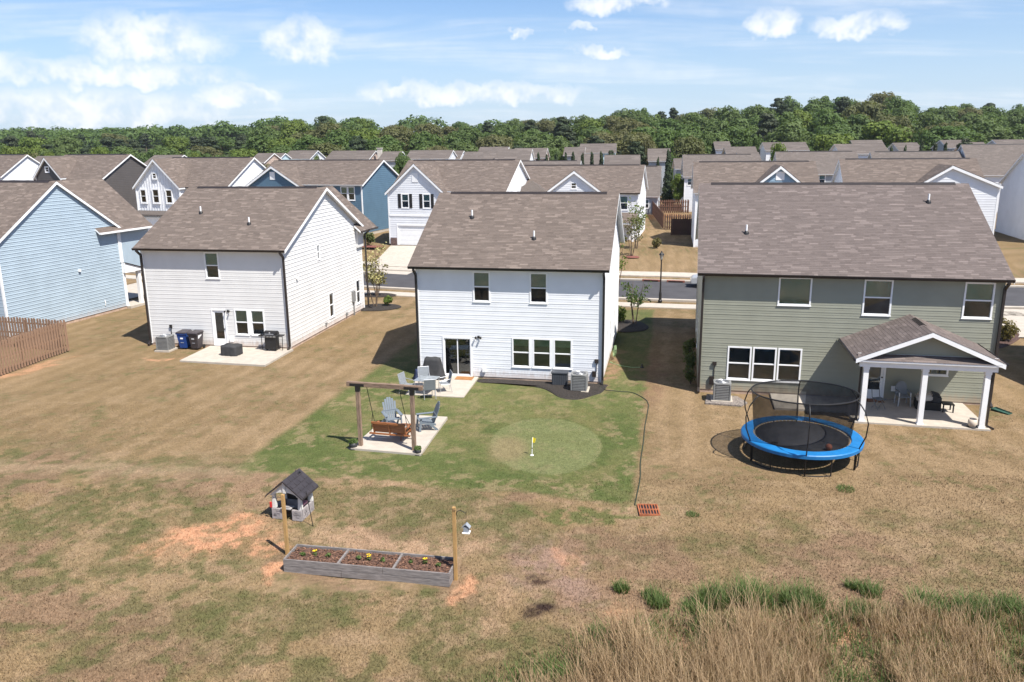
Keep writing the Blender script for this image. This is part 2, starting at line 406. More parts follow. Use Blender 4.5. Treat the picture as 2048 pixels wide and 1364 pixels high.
def ground_colour(x, y):
    """base colour of turf and soil at world positions"""
    x = np.asarray(x, float); y = np.asarray(y, float)
    big = fbm(x, y, .10, 1, 4); mid = fbm(x, y, .6, 2, 5, .6); fine = fbm(x, y, 3., 3, 4, .65); m2 = fbm(x, y, .9, 4, 5, .6); m3 = fbm(x, y, 1.7, 5, 5, .65); m4 = fbm(x, y, .33, 6, 5, .6)
    wx = fbm(x, y, .8, 7, 5, .65)-.5; wy = fbm(x, y, .8, 8, 5, .65)-.5
    pwx, pwy = x+2.2*wx, y+2.2*wy; sx, sy = x+.5*wx, y+.5*wy
    def ell(X, Y, cx, cy, rx, ry, rot=0., lo=1.15, hi=.75):
        c, s_ = math.cos(rot), math.sin(rot); u = ((X-cx)*c+(Y-cy)*s_)/rx; v = (-(X-cx)*s_+(Y-cy)*c)/ry
        return 1-stp(np.hypot(u, v), hi, lo)
    def half(X, Y, px, py, nx, ny, soft=.35): return stp((X-px)*nx+(Y-py)*ny, -soft, soft)
    c = np.zeros(x.shape+(3,))
    def mix(f, col):
        f = np.clip(f, 0, 1)[..., None]; return c*(1-f)+np.asarray(col)*f
    GK = GROUND_K
    c = mix(np.ones_like(x), (.305*GK, .212*GK, .121*GK))
    c = mix(stp(big, .4, .6), (.262*GK, .182*GK, .098*GK)); c = mix(stp(mid, .4, .65)*.8, (.225*GK, .155*GK, .085*GK))
    far = half(x, y, 0, 28, 0, 1, 3.)
    st = .5+.5*np.sin((sx*.98-sy*.2)*5.2); c = mix(st*far*.45, (.185*GK, .128*GK, .062*GK))
    st = .5+.5*np.sin((sx*.2+sy*.98)*3.1+2*wx); c = mix(st*(1-far)*stp(x, 3, 7)*.25, (.19*GK, .128*GK, .07*GK))
    c = mix(stp(fine, .52, .68)*stp(mid, .47, .6)*.55, (.125*GK, .128*GK, .05*GK))
    c = mix(stp(m3, .56, .68)*.4, (.33*GK, .235*GK, .14*GK))
    # rough ground on this side of the mown line
    fore = half(sx, sy, 0, 26.4, -.22, -1, 1.6); left = stp(-x, -5, 4)
    c = mix(fore*stp(mid, .36, .66)*(.25+.5*left), (.145*GK, .130*GK, .058*GK))
    c = mix(fore*stp(m4, .5, .62)*.6, (.24*GK, .15*GK, .10*GK))
    c = mix(fore*stp(m3, .53, .66)*.6, (.31*GK, .215*GK, .13*GK))
    c = mix(fore*stp(fbm(x, y, 2.2, 15, 4), .52, .68)*(.3+.35*left), (.105*GK, .112*GK, .042*GK))
    # watered lot of the middle house
    a = R(-12.2); ux, uy = math.cos(a), math.sin(a)
    lot = half(sx, sy, -10.3, 28.0, .978, .19-.40, .3)*half(sx, sy, 5.0, 29.8, -.978, .19, .15)*half(sx, sy, -10.4, 27.75, -uy, ux, .22)*half(x, y, 0, 56.5, 0, -1, .3)
    g = np.zeros_like(c)
    def gm(f, col):
        f = np.clip(f, 0, 1)[..., None]; return g*(1-f)+np.asarray(col)*f
    g = gm(np.ones_like(x), (.145*GK, .152*GK, .055*GK))
    g = gm(stp(mid, .42, .60), (.160*GK, .158*GK, .064*GK)); g = gm(stp(m2, .46, .6)*.7, (.10*GK, .125*GK, .040*GK)); g = gm(stp(m3, .53, .66)*.6, (.24*GK, .20*GK, .10*GK))
    edge = 1-half(sx, sy, -7.2, 27.6, .978, .19-.40, 1.8)*half(sx, sy, 3.4, 29.8, -.978, .19, 1.3)*half(sx, sy, -10.4, 30.0, -uy, ux, 1.7)
    g = gm(edge*(.3+.45*stp(m2, .36, .56)), (.092*GK, .118*GK, .036*GK)); g = gm(edge*stp(m3, .57, .66)*.6, (.28*GK, .215*GK, .12*GK))
    g = gm(stp(y, 39, 43)*.6, (.12*GK, .125*GK, .048*GK))
    L = np.clip(lot*(.78+.22*stp(mid, .3, .45)), 0, 1)[..., None]; c = c*(1-L)+g*L
    # putting green
    c = mix(ell(sx, sy, 1.05, 29.9, 2.75, 3.35, 0, 1.1, 1.0)*(.35+.55*stp(m2, .4, .55))*stp(fbm(x, y, .5, 21, 3), .3, .5), (.09*GK, .115*GK, .036*GK))
    xx, yy = x+.12*wx, y+.12*wy
    d = ell(xx, yy, 1.30, 30.15, 2.17, 3.1, 0, 1.03, .985)
    c = mix(d*.96, (.172*GK, .186*GK, .078*GK)); c = mix(d*stp(m2, .48, .62)*.5, (.160*GK, .172*GK, .068*GK)); c = mix(d*stp(m3, .52, .66)*.4, (.235*GK, .205*GK, .105*GK))
    c = mix(ell(xx, yy, -.2, 29.6, .9, 1.6, 0, 1.2, .5)*.6, (.29*GK, .21*GK, .12*GK))
    # worn swale line
    sw = (1-stp(np.abs((pwx+14)*.05+(pwy-27.9)), .05, .8))*stp(-x, 8.5, 11); c = mix(sw*.5, (.34*GK, .25*GK, .155*GK))
    c = mix(ell(pwx, pwy, 2.7, 23.9, 2.4, .8)*stp(fine, .38, .5)*.8, (.11*GK, .128*GK, .042*GK))
    clay = np.array((.54, .29, .168))*GK; pink = np.array((.40, .265, .168))*GK
    for cx, cy, rx, ry, rot, col, k in ((-9.2, 22.5, 2.1, 1.25, .1, clay, .95), (-7.2, 21.6, 1.0, .55, 0, clay, .8), (-4.6, 22.1, 2.2, .75, -.15, pink, .85), (-2.6, 21.5, 1.0, .8, 0, pink, .8),
            (-6.75, 20.2, .5, .5, 0, clay, .9), (-1.35, 19.2, .5, .7, 0, clay, .75), (-1.1, 21.6, .9, .5, 0, pink, .6), (1.35, 20.0, 1.25, 2.2, .15, np.array((.31, .205, .155))*GK, .85),
            (-.4, 18.7, .45, 1.6, -.3, pink, .6), (1.6, 20.6, .6, .8, 0, clay, .5), (.62, 19.75, .36, .34, 0, (.05, .03, .022), .9), (.55, 18.35, .55, .3, 0, (.035, .022, .018), .95),
            (4.35, 24.0, .65, .7, 0, pink, .6), (-13.4, 33.7, .35, .15, 0, clay, .6), (-19.9, 43.9, .9, .35, 0, clay, .7), (5.3, 41.5, .5, 4.5, -.19, np.array((.31, .19, .12))*GK, .75),
            (-26.2, 41.5, .6, 3.5, -.25, clay, .6), (20.5, 112, 6, 5, 0, np.array((.30, .14, .06))*GK, .8), (3.1, 17.5, 1.2, .8, 0, clay, .5), (7.5, 17.2, 2.6, .5, 0, clay, .6),
            (-5.5, 26.6, 3.2, .26, -.24, pink, .6), (1.2, 25.3, 2., .2, -.24, pink, .55), (-13.5, 47.6, 1.6, .35, -.18, pink, .5), (7.2, 40, .8, 6, -.19, np.array((.22, .13, .085))*GK, .55)):
        dk = np.max(col) < .06
        c = mix(ell(sx if dk else pwx, sy if dk else pwy, cx, cy, rx, ry, rot, 1.2, .45)*(.25+.85*stp(.55*fine+.45*m3, .40, .54))*k, col)
    c = mix(half(x, y, 0, 190, 0, 1, 25), (.05*GK, .065*GK, .025*GK))
    # blade-scale mottling
    c = c*(.80+.40*fbm(x, y, 7., 9, 3, .6))[..., None]
    return np.clip(c, 0, 1)


GROUND_K = .74


def ground_material():
    m = bpy.data.materials.new('lawn_and_soil'); m.use_nodes = True; t = NT(m.node_tree); b = m.node_tree.nodes['Principled BSDF']
    p = t.n('ShaderNodeNewGeometry').outputs['Position']
    col = t.n('ShaderNodeAttribute', attribute_name='turf').outputs['Color']
    g1 = t.noise(t.vm('MULTIPLY', p, (1, .8, .3)), 13, 3, .75); g2 = t.noise(t.vm('MULTIPLY', p, (1.5, 1, .3)), 50, 1, .6)
    v = t.m('MULTIPLY', t.rng(g1, .2, .8, .74, 1.28), t.rng(g2, .2, .8, .82, 1.18))
    t.put(b.inputs['Base Color'], t.mix(1., col, t.comb(v, v, v), 'MULTIPLY')); b.inputs['Roughness'].default_value = .95; b.inputs['Specular IOR Level'].default_value = .1
    bn = t.n('ShaderNodeBump'); bn.inputs['Strength'].default_value = .8; bn.inputs['Distance'].default_value = .05
    t.put(bn.inputs['Height'], g1); t.put(b.inputs['Normal'], bn.outputs[0])
    return m


M_GROUND = ground_material()


def ground_z(x, y):
    bump = .035*np.sin(x*.9+1.3*np.sin(y*.6))*np.cos(y*.75+.8*np.sin(x*.5))+.02*np.sin(x*2.3+y*1.7)
    return terrain(x, y)+np.where(y < 27, bump, bump*.25)*(y < 60)-.02


def build_ground():
    xs = np.concatenate([np.linspace(-2500, -200, 30), np.linspace(-190, -44, 38), np.arange(-43, -21, .22), np.arange(-21, 21, .085), np.arange(21, 45, .22), np.linspace(46, 200, 40), np.linspace(210, 2500, 30)])
    ys = np.concatenate([np.linspace(-60, 13, 15), np.arange(14, 33, .075), np.arange(33, 62, .16), np.arange(62.5, 115, .8), np.linspace(118, 400, 60), np.linspace(410, 900, 40), np.linspace(950, 4500, 20)])
    X, Y = np.meshgrid(xs, ys); Z = ground_z(X, Y)
    V = np.stack([X, Y, Z], -1).reshape(-1, 3); nx = len(xs)
    i = np.arange(len(ys)-1)[:, None]*nx+np.arange(nx-1)[None]
    F = np.stack([i, i+1, i+nx+1, i+nx], -1).reshape(-1, 4)
    m = np_mesh('ground', V, F, None, M_GROUND); m.shade_smooth()
    col = np.ones((len(V), 4), np.float32); col[:, :3] = ground_colour(V[:, 0], V[:, 1])
    a = m.attributes.new('turf', 'FLOAT_COLOR', 'POINT'); a.data.foreach_set('color', col.ravel())
    tag(link('ground', m, None), kind='structure', label='dry tan lawns with a green watered yard and bare clay patches')


build_ground()

# street, kerbs, pavements follow one curved line
SX = [-120, -80, -38.5, -10.3, 13.1, 38, 75, 120]; SY = [119, 101, 82.2, 70.7, 63.6, 59.6, 55.5, 52]


def strip(name, off0, off1, z0, z1, mt, x0=-110, x1=110, step=2., label=None):
    """sheet or kerb block between two offsets from the street's middle line"""
    xs = np.arange(x0, x1+.01, step); k = np.ones(9)/9
    fx = np.arange(-140, 141, 2.); fy = np.interp(fx, SX, SY); fy = np.convolve(np.pad(fy, 4, mode='edge'), k, 'valid')
    ys = np.interp(xs, fx, fy); dy = np.gradient(ys, xs); L = np.sqrt(1+dy*dy); nx, ny = -dy/L, 1/L
    mb = MB(); vs = []
    for i in range(len(xs)):
        for o, z in ((off0, z0), (off0, z1), (off1, z1), (off1, z0)):
            px, py = xs[i]+nx[i]*o, ys[i]+ny[i]*o; vs.append((px, py, tz(px, py)*(1 if o > 6 else 0)+z))
    fs = []
    for i in range(len(xs)-1):
        for j in range(3): a = i*4+j; fs.append((a, a+1, a+5, a+4))
    n = len(xs)-1; fs += [(0, 3, 2, 1), (n*4, n*4+1, n*4+2, n*4+3)]
    mb.add(vs, fs); o = mb.build(name, mt)
    return tag(o, label, kind='structure')


strip('road', -4.3, 4.3, -.3, .02, M_ASPH, label='grey asphalt street between the two rows of houses')
strip('kerb', -4.75, -4.3, -.3, .13, M_CONC, label='concrete kerb on the near side of the street')
strip('kerb', 4.3, 4.75, -.3, .13, M_CONC, label='concrete kerb on the far side of the street')
strip('pavement', -7.4, -5.9, -.3, .05, M_CONC, label='pale concrete pavement on the near side of the street')
strip('pavement', 6.1, 7.5, -.3, .09, M_CONC, label='pale concrete pavement on the far side of the street')


def slab(name, pts, z, mt, thick=.35, label=None, kind='structure'):
    mb = MB(); mb.prism(pts, z-thick, z, 'z'); o = mb.build(name, mt, bevel=.01)
    return tag(o, label, kind=kind)


def drape(name, pts, mt, label, n=14, lift=.03):
    """quad patch that follows the terrain: pts = 4 corners"""
    a, b, c, d = [np.array(p, float) for p in pts]; V = []; F = []
    for i in range(n+1):
        for j in range(n+1):
            u, v = i/n, j/n; p = a*(1-u)*(1-v)+b*u*(1-v)+c*u*v+d*(1-u)*v
            V.append((p[0], p[1], max(tz(*p), 0)+lift))
    for i in range(n):
        for j in range(n): k = i*(n+1)+j; F.append((k, k+1, k+n+2, k+n+1))
    o = MB().add(V, F).build(name, mt); return tag(o, label, kind='structure')


# ------------------------------------------------------------------ houses
def shingle_mesh(o, u, s, U, S, ex, tab, seed, mt, clip=None):
    """tabs on a slope: o lower corner, u along the eave, s up the slope (unit vectors)"""
    rng = np.random.default_rng(seed); o = np.array(o, float); u = np.array(u, float); s = np.array(s, float)
    n = np.cross(u, s); n = n/np.linalg.norm(n)*(1 if n[2] > 0 else -1)
    A = []; T = []
    rows = int(math.ceil(S/ex))
    for r in range(rows):
        t0 = r*ex; t1 = min(t0+ex*1.12, S)
        a0, a1 = (0, U) if clip is None else clip(t0/S)
        if a1-a0 < .05: continue
        k = int((a1-a0)/tab*1.6)+3
        L = tab*(.5+rng.random(k)*1.1); e = a0-rng.random()*tab+np.cumsum(L); e = e[(e > a0+.04) & (e < a1-.04)]
        e = np.concatenate([[a0], e, [a1]]); q = len(e)-1
        tone = .30+.085*rng.standard_normal(q)
        # laminated shingles: runs of lighter tabs
        i = 0
        while i < q:
            if rng.random() < .15:
                ln = rng.integers(1, 3); tone[i:i+ln] += .26+.26*rng.random(); i += ln
            i += 1
        h = ex*.05*(1+.6*rng.random(q))
        A.append(np.stack([e[:-1], e[1:], np.full(q, t0), np.full(q, t1), h], 1)); T.append(tone)
    A = np.concatenate(A); T = np.clip(np.concatenate(T), 0, 1)
    def P(a, t, h): return o+a[:, None]*u+t[:, None]*s+h[:, None]*n
    z = np.zeros(len(A)); e3 = z+.003
    V = np.stack([P(A[:, 0], A[:, 2], z), P(A[:, 1], A[:, 2], z), P(A[:, 0], A[:, 2], A[:, 4]), P(A[:, 1], A[:, 2], A[:, 4]), P(A[:, 0], A[:, 3], e3), P(A[:, 1], A[:, 3], e3)], 1).reshape(-1, 3)
    b = np.arange(len(A))[:, None]*6
    F = np.concatenate([b+np.array([0, 1, 3, 2]), b+np.array([2, 3, 5, 4])]); T = np.concatenate([T, T])
    return np_mesh('shingles', V, F, T, mt)


def siding(parent, fmap, lo, hi, ztop, cuts, mt, z0=.14, ex=.229, each=True, depth=.0105):
    """vinyl panels, two laps each; lo(z), hi(z) give the wall's run at a height; cuts are openings (s0,s1,z0,z1)"""
    allmb = MB(fmap); z = z0
    def put(v, f):
        if each: link('siding_board', MB(fmap).add(v, f).mesh('siding_board'), mt, parent)
        else: allmb.add(v, f)
    while z < ztop-.02:
        z2 = min(z+ex, ztop)
        cz = [q for q in cuts if q[3] > z+.001 and q[2] < z2-.001]
        full = [q for q in cz if q[2] <= z+.001 and q[3] >= z2-.001]
        if len(full) == len(cz) and z2-z > ex*.9:
            # whole panels, split left and right of the openings
            zm = z+ex/2; st = 'lo'; segs = []
            for q in sorted(full): segs.append((st, q[0])); st = q[1]
            segs.append((st, 'hi'))
            for p, q in segs:
                L = [(lo(t) if p == 'lo' else p, hi(t) if q == 'hi' else q) for t in (z, zm, z2)]
                if L[0][1]-L[0][0] < .03: continue
                L = [(a, max(b, a+.001)) for a, b in L]
                prof = [(0, z, 0), (depth*1.25, z, 0), (.004, zm, 1), (depth*.8, zm, 1), (.002, z2, 2), (0, z2, 2)]
                put([(L[k][0], n, t) for n, t, k in prof]+[(L[k][1], n, t) for n, t, k in prof], [(0, 1, 2, 3, 4, 5), (11, 10, 9, 8, 7, 6)]+[(i, (i+1) % 6, (i+1) % 6+6, i+6) for i in range(6)])
        else:
            for zl, zh, dd in ((z, min(z+ex/2, z2), depth*1.25), (z+ex/2, z2, depth*.8)):
                if zh-zl < .01: continue
                brk = sorted({zl, zh}|{min(max(q[2], zl), zh) for q in cz}|{min(max(q[3], zl), zh) for q in cz})
                for a, b in zip(brk[:-1], brk[1:]):
                    if b-a < .004: continue
                    st = 'lo'; segs = []
                    for q in sorted(q for q in cz if q[2] < (a+b)/2 < q[3]): segs.append((st, q[0])); st = q[1]
                    segs.append((st, 'hi'))
                    for p, q in segs:
                        pa, pb = (lo(a), lo(b)) if p == 'lo' else (p, p)
                        qa, qb = (hi(a), hi(b)) if q == 'hi' else (q, q)
                        if qa-pa < .02: continue
                        if qb < pb: qb = pb = (pb+qb)/2
                        na = dd*(1-(a-zl)/ex*2)+.002; nb = max(.001, dd*(1-(b-zl)/ex*2))+.002
                        put([(pa, 0, a), (qa, 0, a), (pa, na, a), (qa, na, a), (pb, nb, b), (qb, nb, b), (pb, 0, b), (qb, 0, b)],
                            [(0, 1, 3, 2), (2, 3, 5, 4), (4, 5, 7, 6), (0, 2, 4, 6), (1, 7, 5, 3)])
        z += ex
    if not each and allmb.v:
        o = link('siding', allmb.mesh('siding'), mt, parent); o['kind'] = 'stuff'


def window(parent, fmap, s0, s1, z0, z1, style='double', trim=.07, shade=.5, near=True, trimmat=None, blindmat=None):
    tm = trimmat or M_WHITE; f = MB(fmap)
    for a, b, c, d in ((s0, s0+trim, z0, z1), (s1-trim, s1, z0, z1), (s0+trim, s1-trim, z1-trim, z1), (s0+trim, s1-trim, z0, z0+trim)):
        f.box(a, b, -.06, .035, c, d)
    f.box(s0-.02, s1+.02, -.02, .055, z0-.03, z0+.004)      # sill nose
    o = f.build('window', tm, parent)
    i0, i1, j0, j1 = s0+trim, s1-trim, z0+trim, z1-trim
    MB(fmap).box(i0-.02, i1+.02, -.092, -.088, j0-.02, j1+.02).build('dark_room_panel', M_DARK, o)  # dark panel close behind the panes stands in for the unlit room
    zm = (j0+j1)/2
    if style == 'double':
        MB(fmap).box(i0, i1, -.05, .012, zm-.028, zm+.028).build('meeting_rail', tm, o)
        MB(fmap).box(i0, i1, -.030, -.024, zm+.028, j1).build('pane', M_GLASS, o)
        MB(fmap).box(i0, i1, -.046, -.040, j0, zm-.028).build('pane', M_GLASSD, o)
        if shade:
            MB(fmap).box(i0+.01, i1-.01, -.072, -.066, j1-(j1-j0)*shade, j1).build('shade', blindmat or M_BLIND, o)
    elif style == 'fixed':
        MB(fmap).box(i0, i1, -.034, -.028, j0, j1).build('pane', M_GLASS, o)
        MB(fmap).box(i0+.01, i1-.01, -.072, -.066, j0, j1).build('shade', blindmat or M_BLIND, o)
    elif style == 'blinds':
        MB(fmap).box(i0, i1, -.05, .012, zm-.028, zm+.028).build('meeting_rail', tm, o)
        MB(fmap).box(i0, i1, -.030, -.024, zm+.028, j1).build('pane', M_GLASSD, o)
        MB(fmap).box(i0, i1, -.046, -.040, j0, zm-.028).build('pane', M_GLASSD, o)
        bl = MB(fmap); q = j0+.03
        while q < j1: bl.box(i0+.01, i1-.01, -.078, -.064, q, q+.028); q += .05
        bl.build('blind_slats', mat('blind_white', (.34, .34, .33), .7), o)['kind'] = 'stuff'
    return o


def downspout(parent, x, y, ztop, mt, dx=0, dy=-1, w=.105):
    """rectangular pipe from the gutter back to the wall line, kicked out at the foot"""
    m = MB(); m.bar((x+dx*.5, y+dy*.5, ztop), (x+dx*.5, y+dy*.5, ztop-.1), w, w); m.bar((x+dx*.5, y+dy*.5, ztop-.07), (x+dx*.14, y+dy*.14, ztop-.36), w, w)
    m.bar((x+dx*.14, y+dy*.14, ztop-.34), (x+dx*.14, y+dy*.14, .2), w, w); m.bar((x+dx*.14, y+dy*.14, .22), (x+dx*.42, y+dy*.42, .07), w, w)
    return m.build('downspout', mt, parent)


def gable_roof(parent, w, d, he, hr, ov=.3, rake=.2, rm=None, gut=None, trim=None, ex=.145, tab=.33, seed=1, y0=0., vent=True, faces=(1, 1), name='roof', th=.14, gutters=(1, 1)):
    """gable roof, ridge along local x, over x 0..w, y y0..y0+d"""
    sl = (hr-he-.05)/(d/2); ym = y0+d/2
    L = math.hypot(1, sl)
    zf = he+.05-sl*ov
    prof = [(y0-ov, zf-.012), (ym, hr-.012), (y0+d+ov, zf-.012), (y0+d+ov, zf-th), (ym, hr-th), (y0-ov, zf-th)]
    r = MB().prism(prof, -rake, w+rake, 'x').build(name, trim or M_WHITE, parent)
    S = math.hypot(d/2+ov, hr-zf)
    for k in (0, 1):
        if not faces[k]: continue
        if k == 0: o, u, s = (-rake-.02, y0-ov-.03, zf-.03*sl), (1, 0, 0), (0, 1/L, sl/L)
        else: o, u, s = (-rake-.02, y0+d+ov+.03, zf-.03*sl), (1, 0, 0), (0, -1/L, sl/L)
        sh = link('shingles', shingle_mesh(o, u, s, w+2*rake+.04, S+.03, ex, tab, seed*7+k, rm), None, r); sh['kind'] = 'stuff'
    if not (faces[0] and faces[1]):
        k = 1 if faces[0] else 0
        ya = y0+d+ov+.02 if k else y0-ov-.02
        MB().add([(-rake, ya, zf), (w+rake, ya, zf), (w+rake, ym, hr+.004), (-rake, ym, hr+.004)], [(0, 1, 2, 3)]).build('shingle_slope', rm, r)
    if vent:
        c = MB(); c.prism([(ym-.16, hr-.16*sl+.02), (ym, hr+.055), (ym+.16, hr-.16*sl+.02), (ym+.16, hr-.16*sl), (ym, hr+.012), (ym-.16, hr-.16*sl)], .35, w-.35, 'x')
        c.build('ridge_vent', M_GUT, r)
    if gut:
        for k in (0, 1):
            if not gutters[k]: continue
            sg = -1 if k == 0 else 1; yb = y0-ov if k == 0 else y0+d+ov
            g = MB(); q = [(yb, zf-.13), (yb+sg*.08, zf-.13), (yb+sg*.125, zf-.03), (yb+sg*.125, zf-.005), (yb+sg*.112, zf-.005), (yb+sg*.105, zf-.03), (yb+sg*.07, zf-.115), (yb+sg*.012, zf-.115), (yb+sg*.012, zf-.02), (yb, zf-.02)]
            g.prism(q, -rake, w+rake, 'x'); g.build('gutter', gut, r)
    return r


def vent_pipe(roof, x, y, he, hr, d):
    z = he+.05+(hr-he-.05)/(d/2)*y
    p = MB(); p.tube([(x, y, z-.05), (x, y, z+.42)], .045, 10); o = p.build('vent_pipe', M_WHITE, roof, smooth=False)
    b = MB(); b.lathe([(.15, -.07), (.11, .06), (.07, .13), (.05, .13)], 12, (x, y, z)); b.build('pipe_boot', M_BLACK, o)


FM = {'front': lambda w, d: (lambda s, n, z: (s, -n, z)), 'right': lambda w, d: (lambda s, n, z: (w+n, s, z)), 'left': lambda w, d: (lambda s, n, z: (-n, d-s, z))}


def house(label, loc, rz, w, d, he, hr, wall, roofm, gut, trim=None, near=True, sides=('front', 'right'), wins=None, cuts=None, ex=.229, seed=1, rake=.2, ov=.34, found=True, corner=True,
          rex=.14, rtab=.30, vent=True, name='house', rfaces=(1, 0), ctrim=None):
    trim = trim or M_WHITE
    h = thing(name, label, 'house', loc, rz)
    k = .1
    zr = hr-.16
    sl = (hr-he-.05)/(d/2)
    MB().prism([(k, -.5), (d-k, -.5), (d-k, he), (d/2, he+sl*(d/2-k)-.08), (k, he)], k, w-k, 'x').build('wall', wall, h)
    if found: MB().box(.012, w-.012, .012, d-.012, -.6, .15).build('foundation', M_FOUND if near else M_CONC, h)
    rf = gable_roof(h, w, d, he, hr, ov, rake, roofm, gut, trim, rex, rtab, seed, vent=vent, faces=rfaces)
    wins = wins or {}
    for sd in sides:
        fm = FM[sd](w, d); cl = []
        for q in wins.get(sd, []): cl.append(q[:4])
        cl += (cuts or {}).get(sd, [])
        if sd == 'front':
            siding(h, fm, lambda z: .06, lambda z: w-.06, he+.03, cl, wall, ex=ex, each=near)
        else:
            lo = lambda z: .06 if z < he else (z-he)/sl; hi = lambda z: d-.06 if z < he else d-(z-he)/sl
            siding(h, fm, lo, hi, hr-.2, cl, wall, ex=ex, each=near, depth=.024)
        for q in wins.get(sd, []): window(h, fm, *q[:4], **(q[4] if len(q) > 4 else {}))
    if corner:
        for x, y, sx, sy in ((0, 0, 1, 1), (w, 0, -1, 1), (w, d, -1, -1), (0, d, 1, -1)):
            m = MB(); m.prism([(x-sx*.032, y-sy*.032), (x+sx*.09, y-sy*.032), (x+sx*.09, y+sy*.05), (x+sx*.05, y+sy*.05), (x+sx*.05, y+sy*.09), (x-sx*.032, y+sy*.09)], .1, he-.02, 'z')
            m.build('corner_trim', ctrim or trim, h)
    # rake boards lie on the gable ends under the shingle edge
    for sd, x0, x1 in (('left', -.05, -rake-.02), ('right', w+.05, w+rake+.02)):
        if sd in sides:
            m = MB(); a = -ov
            for q in (0, 1):
                f = (lambda y: y) if q == 0 else (lambda y: d-y)
                m.prism([(f(a), he+.05+sl*a-.02), (f(d/2), hr-.02), (f(d/2), hr-.2), (f(a), he+.05+sl*a-.2)], x0+(x1-x0)*.86, x1, 'x')
            m.build('rake_board', trim, h)
    return h, rf


WN = dict


